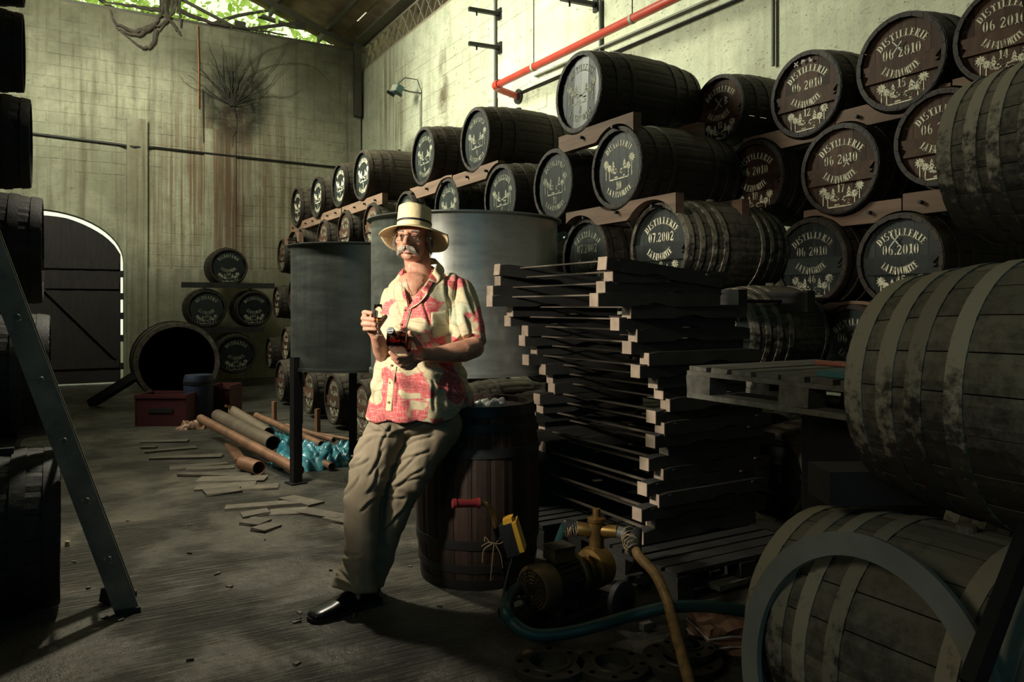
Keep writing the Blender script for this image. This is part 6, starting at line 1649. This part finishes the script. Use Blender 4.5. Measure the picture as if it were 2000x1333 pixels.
MB().box(hd(0, .0925, -.0785), (.022, .003, .006), Mh).build('teeth', M['teeth'], man)
def strands(name, gen, n_, mat, r=.0007, seg=5):
    mb = MB()
    for _ in range(n_):
        pts = gen(); pts = bez(pts, 3); k = len(pts)
        mb.tube(pts, [r * (1 - .6 * i / (k - 1)) for i in range(k)], 3, caps=False)
    return tag(mb.build(name, M[mat], man, True, None, False, False), kind='stuff')
def must():
    sx = R.choice((-1, 1)); u = R.random(); h = R.random()
    x0_ = sx * (.002 + u * .027); z0_ = -.049 - h * .010 - .004 * u; y0_ = .103 - u * .012
    dx = sx * (.006 + .015 * u + R.uniform(0, .006)); dz = -.012 - .020 * u - R.uniform(0, .010 + .010 * u)
    return [hd(x0_, y0_, z0_), hd(x0_ + dx * .45, y0_ + .006 - u * .006, z0_ + dz * .3), hd(x0_ + dx, y0_ - .004 - u * .015, z0_ + dz)]
strands('moustache', must, 620, 'hair', .00095)
def brow():
    sx = R.choice((-1, 1)); u = R.random(); x0_ = sx * (.016 + .032 * u)
    return [hd(x0_, .096 - u * .018, .020 + .004 * math.sin(u * PI) + R.uniform(-.003, .003)), hd(x0_ + sx * .005, .0985 - u * .018, .024 + R.uniform(-.002, .003)), hd(x0_ + sx * .011, .094 - u * .02, .021 + R.uniform(-.003, .003))]
strands('eyebrows', brow, 150, 'hair', .0007)
def side(sx, lo):
    def g():
        a = R.uniform(-.035, .03); z0_ = R.uniform(-.01, .035)
        L_n = R.uniform(.03, .075 + lo)
        x0_ = sx * (.074 + R.uniform(-.004, .004))
        return [hd(x0_, a, z0_), hd(x0_ + sx * R.uniform(.004, .014), a - .008, z0_ - L_n * .5), hd(x0_ + sx * R.uniform(.0, .022), a - R.uniform(-.01, .03), z0_ - L_n)]
    return g
strands('hair', side(-1, .01), 330, 'hair', .0009)
strands('hair', side(1, .01), 330, 'hair', .0009)
def nape():
    a = R.uniform(-1.25, 1.25); x0_ = .074 * math.sin(a); y_ = -.018 - .088 * math.cos(a); z0_ = R.uniform(-.03, .02); L_n = R.uniform(.05, .095)
    return [hd(x0_, y_, z0_), hd(x0_ * 1.07, y_ * 1.07, z0_ - L_n * .5), hd(x0_ * R.uniform(1.0, 1.25), y_ * R.uniform(.9, 1.15), z0_ - L_n)]
strands('hair', nape, 700, 'hair', .0011)
# ------------------------------------------------------------ the glass and the bottle he holds
gc = W(738, 657, 3.292)
gt = thing('liqueur_glass', 'small stemmed tasting glass of amber spirit held in his right hand', 'glass', tuple(gc))
ax_ = (W(738.5, 594, 3.30) - gc).normalized(); Qg = ax_.to_track_quat('Z', 'Y').to_matrix().to_4x4()
gp_ = [(0, 0), (.025, .0005), (.0262, .0015), (.020, .003), (.006, .0065), (.0032, .012), (.0028, .045), (.004, .052), (.012, .060), (.0185, .070), (.0205, .083), (.0195, .105), (.0175, .136), (.0166, .136), (.0185, .105), (.0195, .083), (.0173, .071), (.010, .0625), (.0, .059)]
MB().lathe(gp_, 36, Qg).build('glass_body', M['glass'], gt, True)
MB().lathe([(0, .0595), (.0098, .063), (.0170, .0715), (.0190, .079), (0, .079)], 30, Qg).build('spirit', M['rum'], gt, 40)
B0, B1 = W(786, 679, 3.335), W(762.5, 646, 3.118); za = (B1 - B0).normalized(); HB = (B1 - B0).length
xa = rt.cross(za).cross(za) * -1; xa = (rt - za * rt.dot(za)).normalized(); ya = za.cross(xa)
Qb = Matrix((xa, ya, za)).transposed()
bt = thing('bottle', 'dark square-shouldered bottle with a black emblem cap cradled in his left hand', 'bottle', tuple(B0))
def rr(hw, hh, c, z, n=8):
    out = []
    for (sx, sy, a0) in ((1, 1, 0), (-1, 1, 90), (-1, -1, 180), (1, -1, 270)):
        for k in range(n): a = math.radians(a0 + 90 * k / (n - 1)); out.append(Qb @ Vector((sx * (hw - c) + c * math.cos(a), sy * (hh - c) + c * math.sin(a), z)))
    return out
bm_ = MB(); secs = [(.034, .026, .010, .0), (.041, .033, .012, .004), (.042, .034, .013, .02), (.042, .034, .013, HB - .115), (.040, .032, .016, HB - .100), (.030, .026, .018, HB - .088), (.017, .017, .0165, HB - .078), (.0145, .0145, .0144, HB - .06), (.0140, .0140, .0139, HB - .012)]
vs = []; fs = []
for s_ in secs: vs += rr(*s_)
for i in range(len(secs) - 1):
    for k in range(32): fs.append((i * 32 + k, i * 32 + (k + 1) % 32, (i + 1) * 32 + (k + 1) % 32, (i + 1) * 32 + k))
fs += [tuple(range(32))[::-1], tuple((len(secs) - 1) * 32 + k for k in range(32))]
bm_.add(vs, fs).build('bottle_body', M['bottle'], bt, 50)
lb = MB(); vs = rr(.0425, .0345, .0135, .025) + rr(.0425, .0345, .0135, HB - .125); fs = [(k, (k + 1) % 32, 32 + (k + 1) % 32, 32 + k) for k in range(26)]
lb.add(vs, fs).build('label', M['bottle_label'], bt, 50)
MB().lathe([(.0150, HB - .055), (.0158, HB - .05), (.0158, HB - .002), (.0145, HB), (0, HB)], 28, Qb.to_4x4()).build('cap', M['cap'], bt, 40)
e_ = MB(); T_ = Qb.to_4x4()
e_.lathe([(.0112, HB + .0002), (.0125, HB + .0002), (.0125, HB + .0008), (.0112, HB + .0008)], 30, T_, closed=True)
ce = lambda x, y: Qb @ Vector((x, y, HB + .0006))
e_.beam(ce(-.0105, .0005), ce(.0105, .0015), .0042, .0006, za); e_.tube([ce(-.006, -.006), ce(0, -.0078), ce(.006, -.006)], .0008, 5); e_.tube([ce(-.006, .0068), ce(0, .0085), ce(.006, .0068)], .0008, 5)
e_.build('cap_emblem', M['white_ink'], bt)
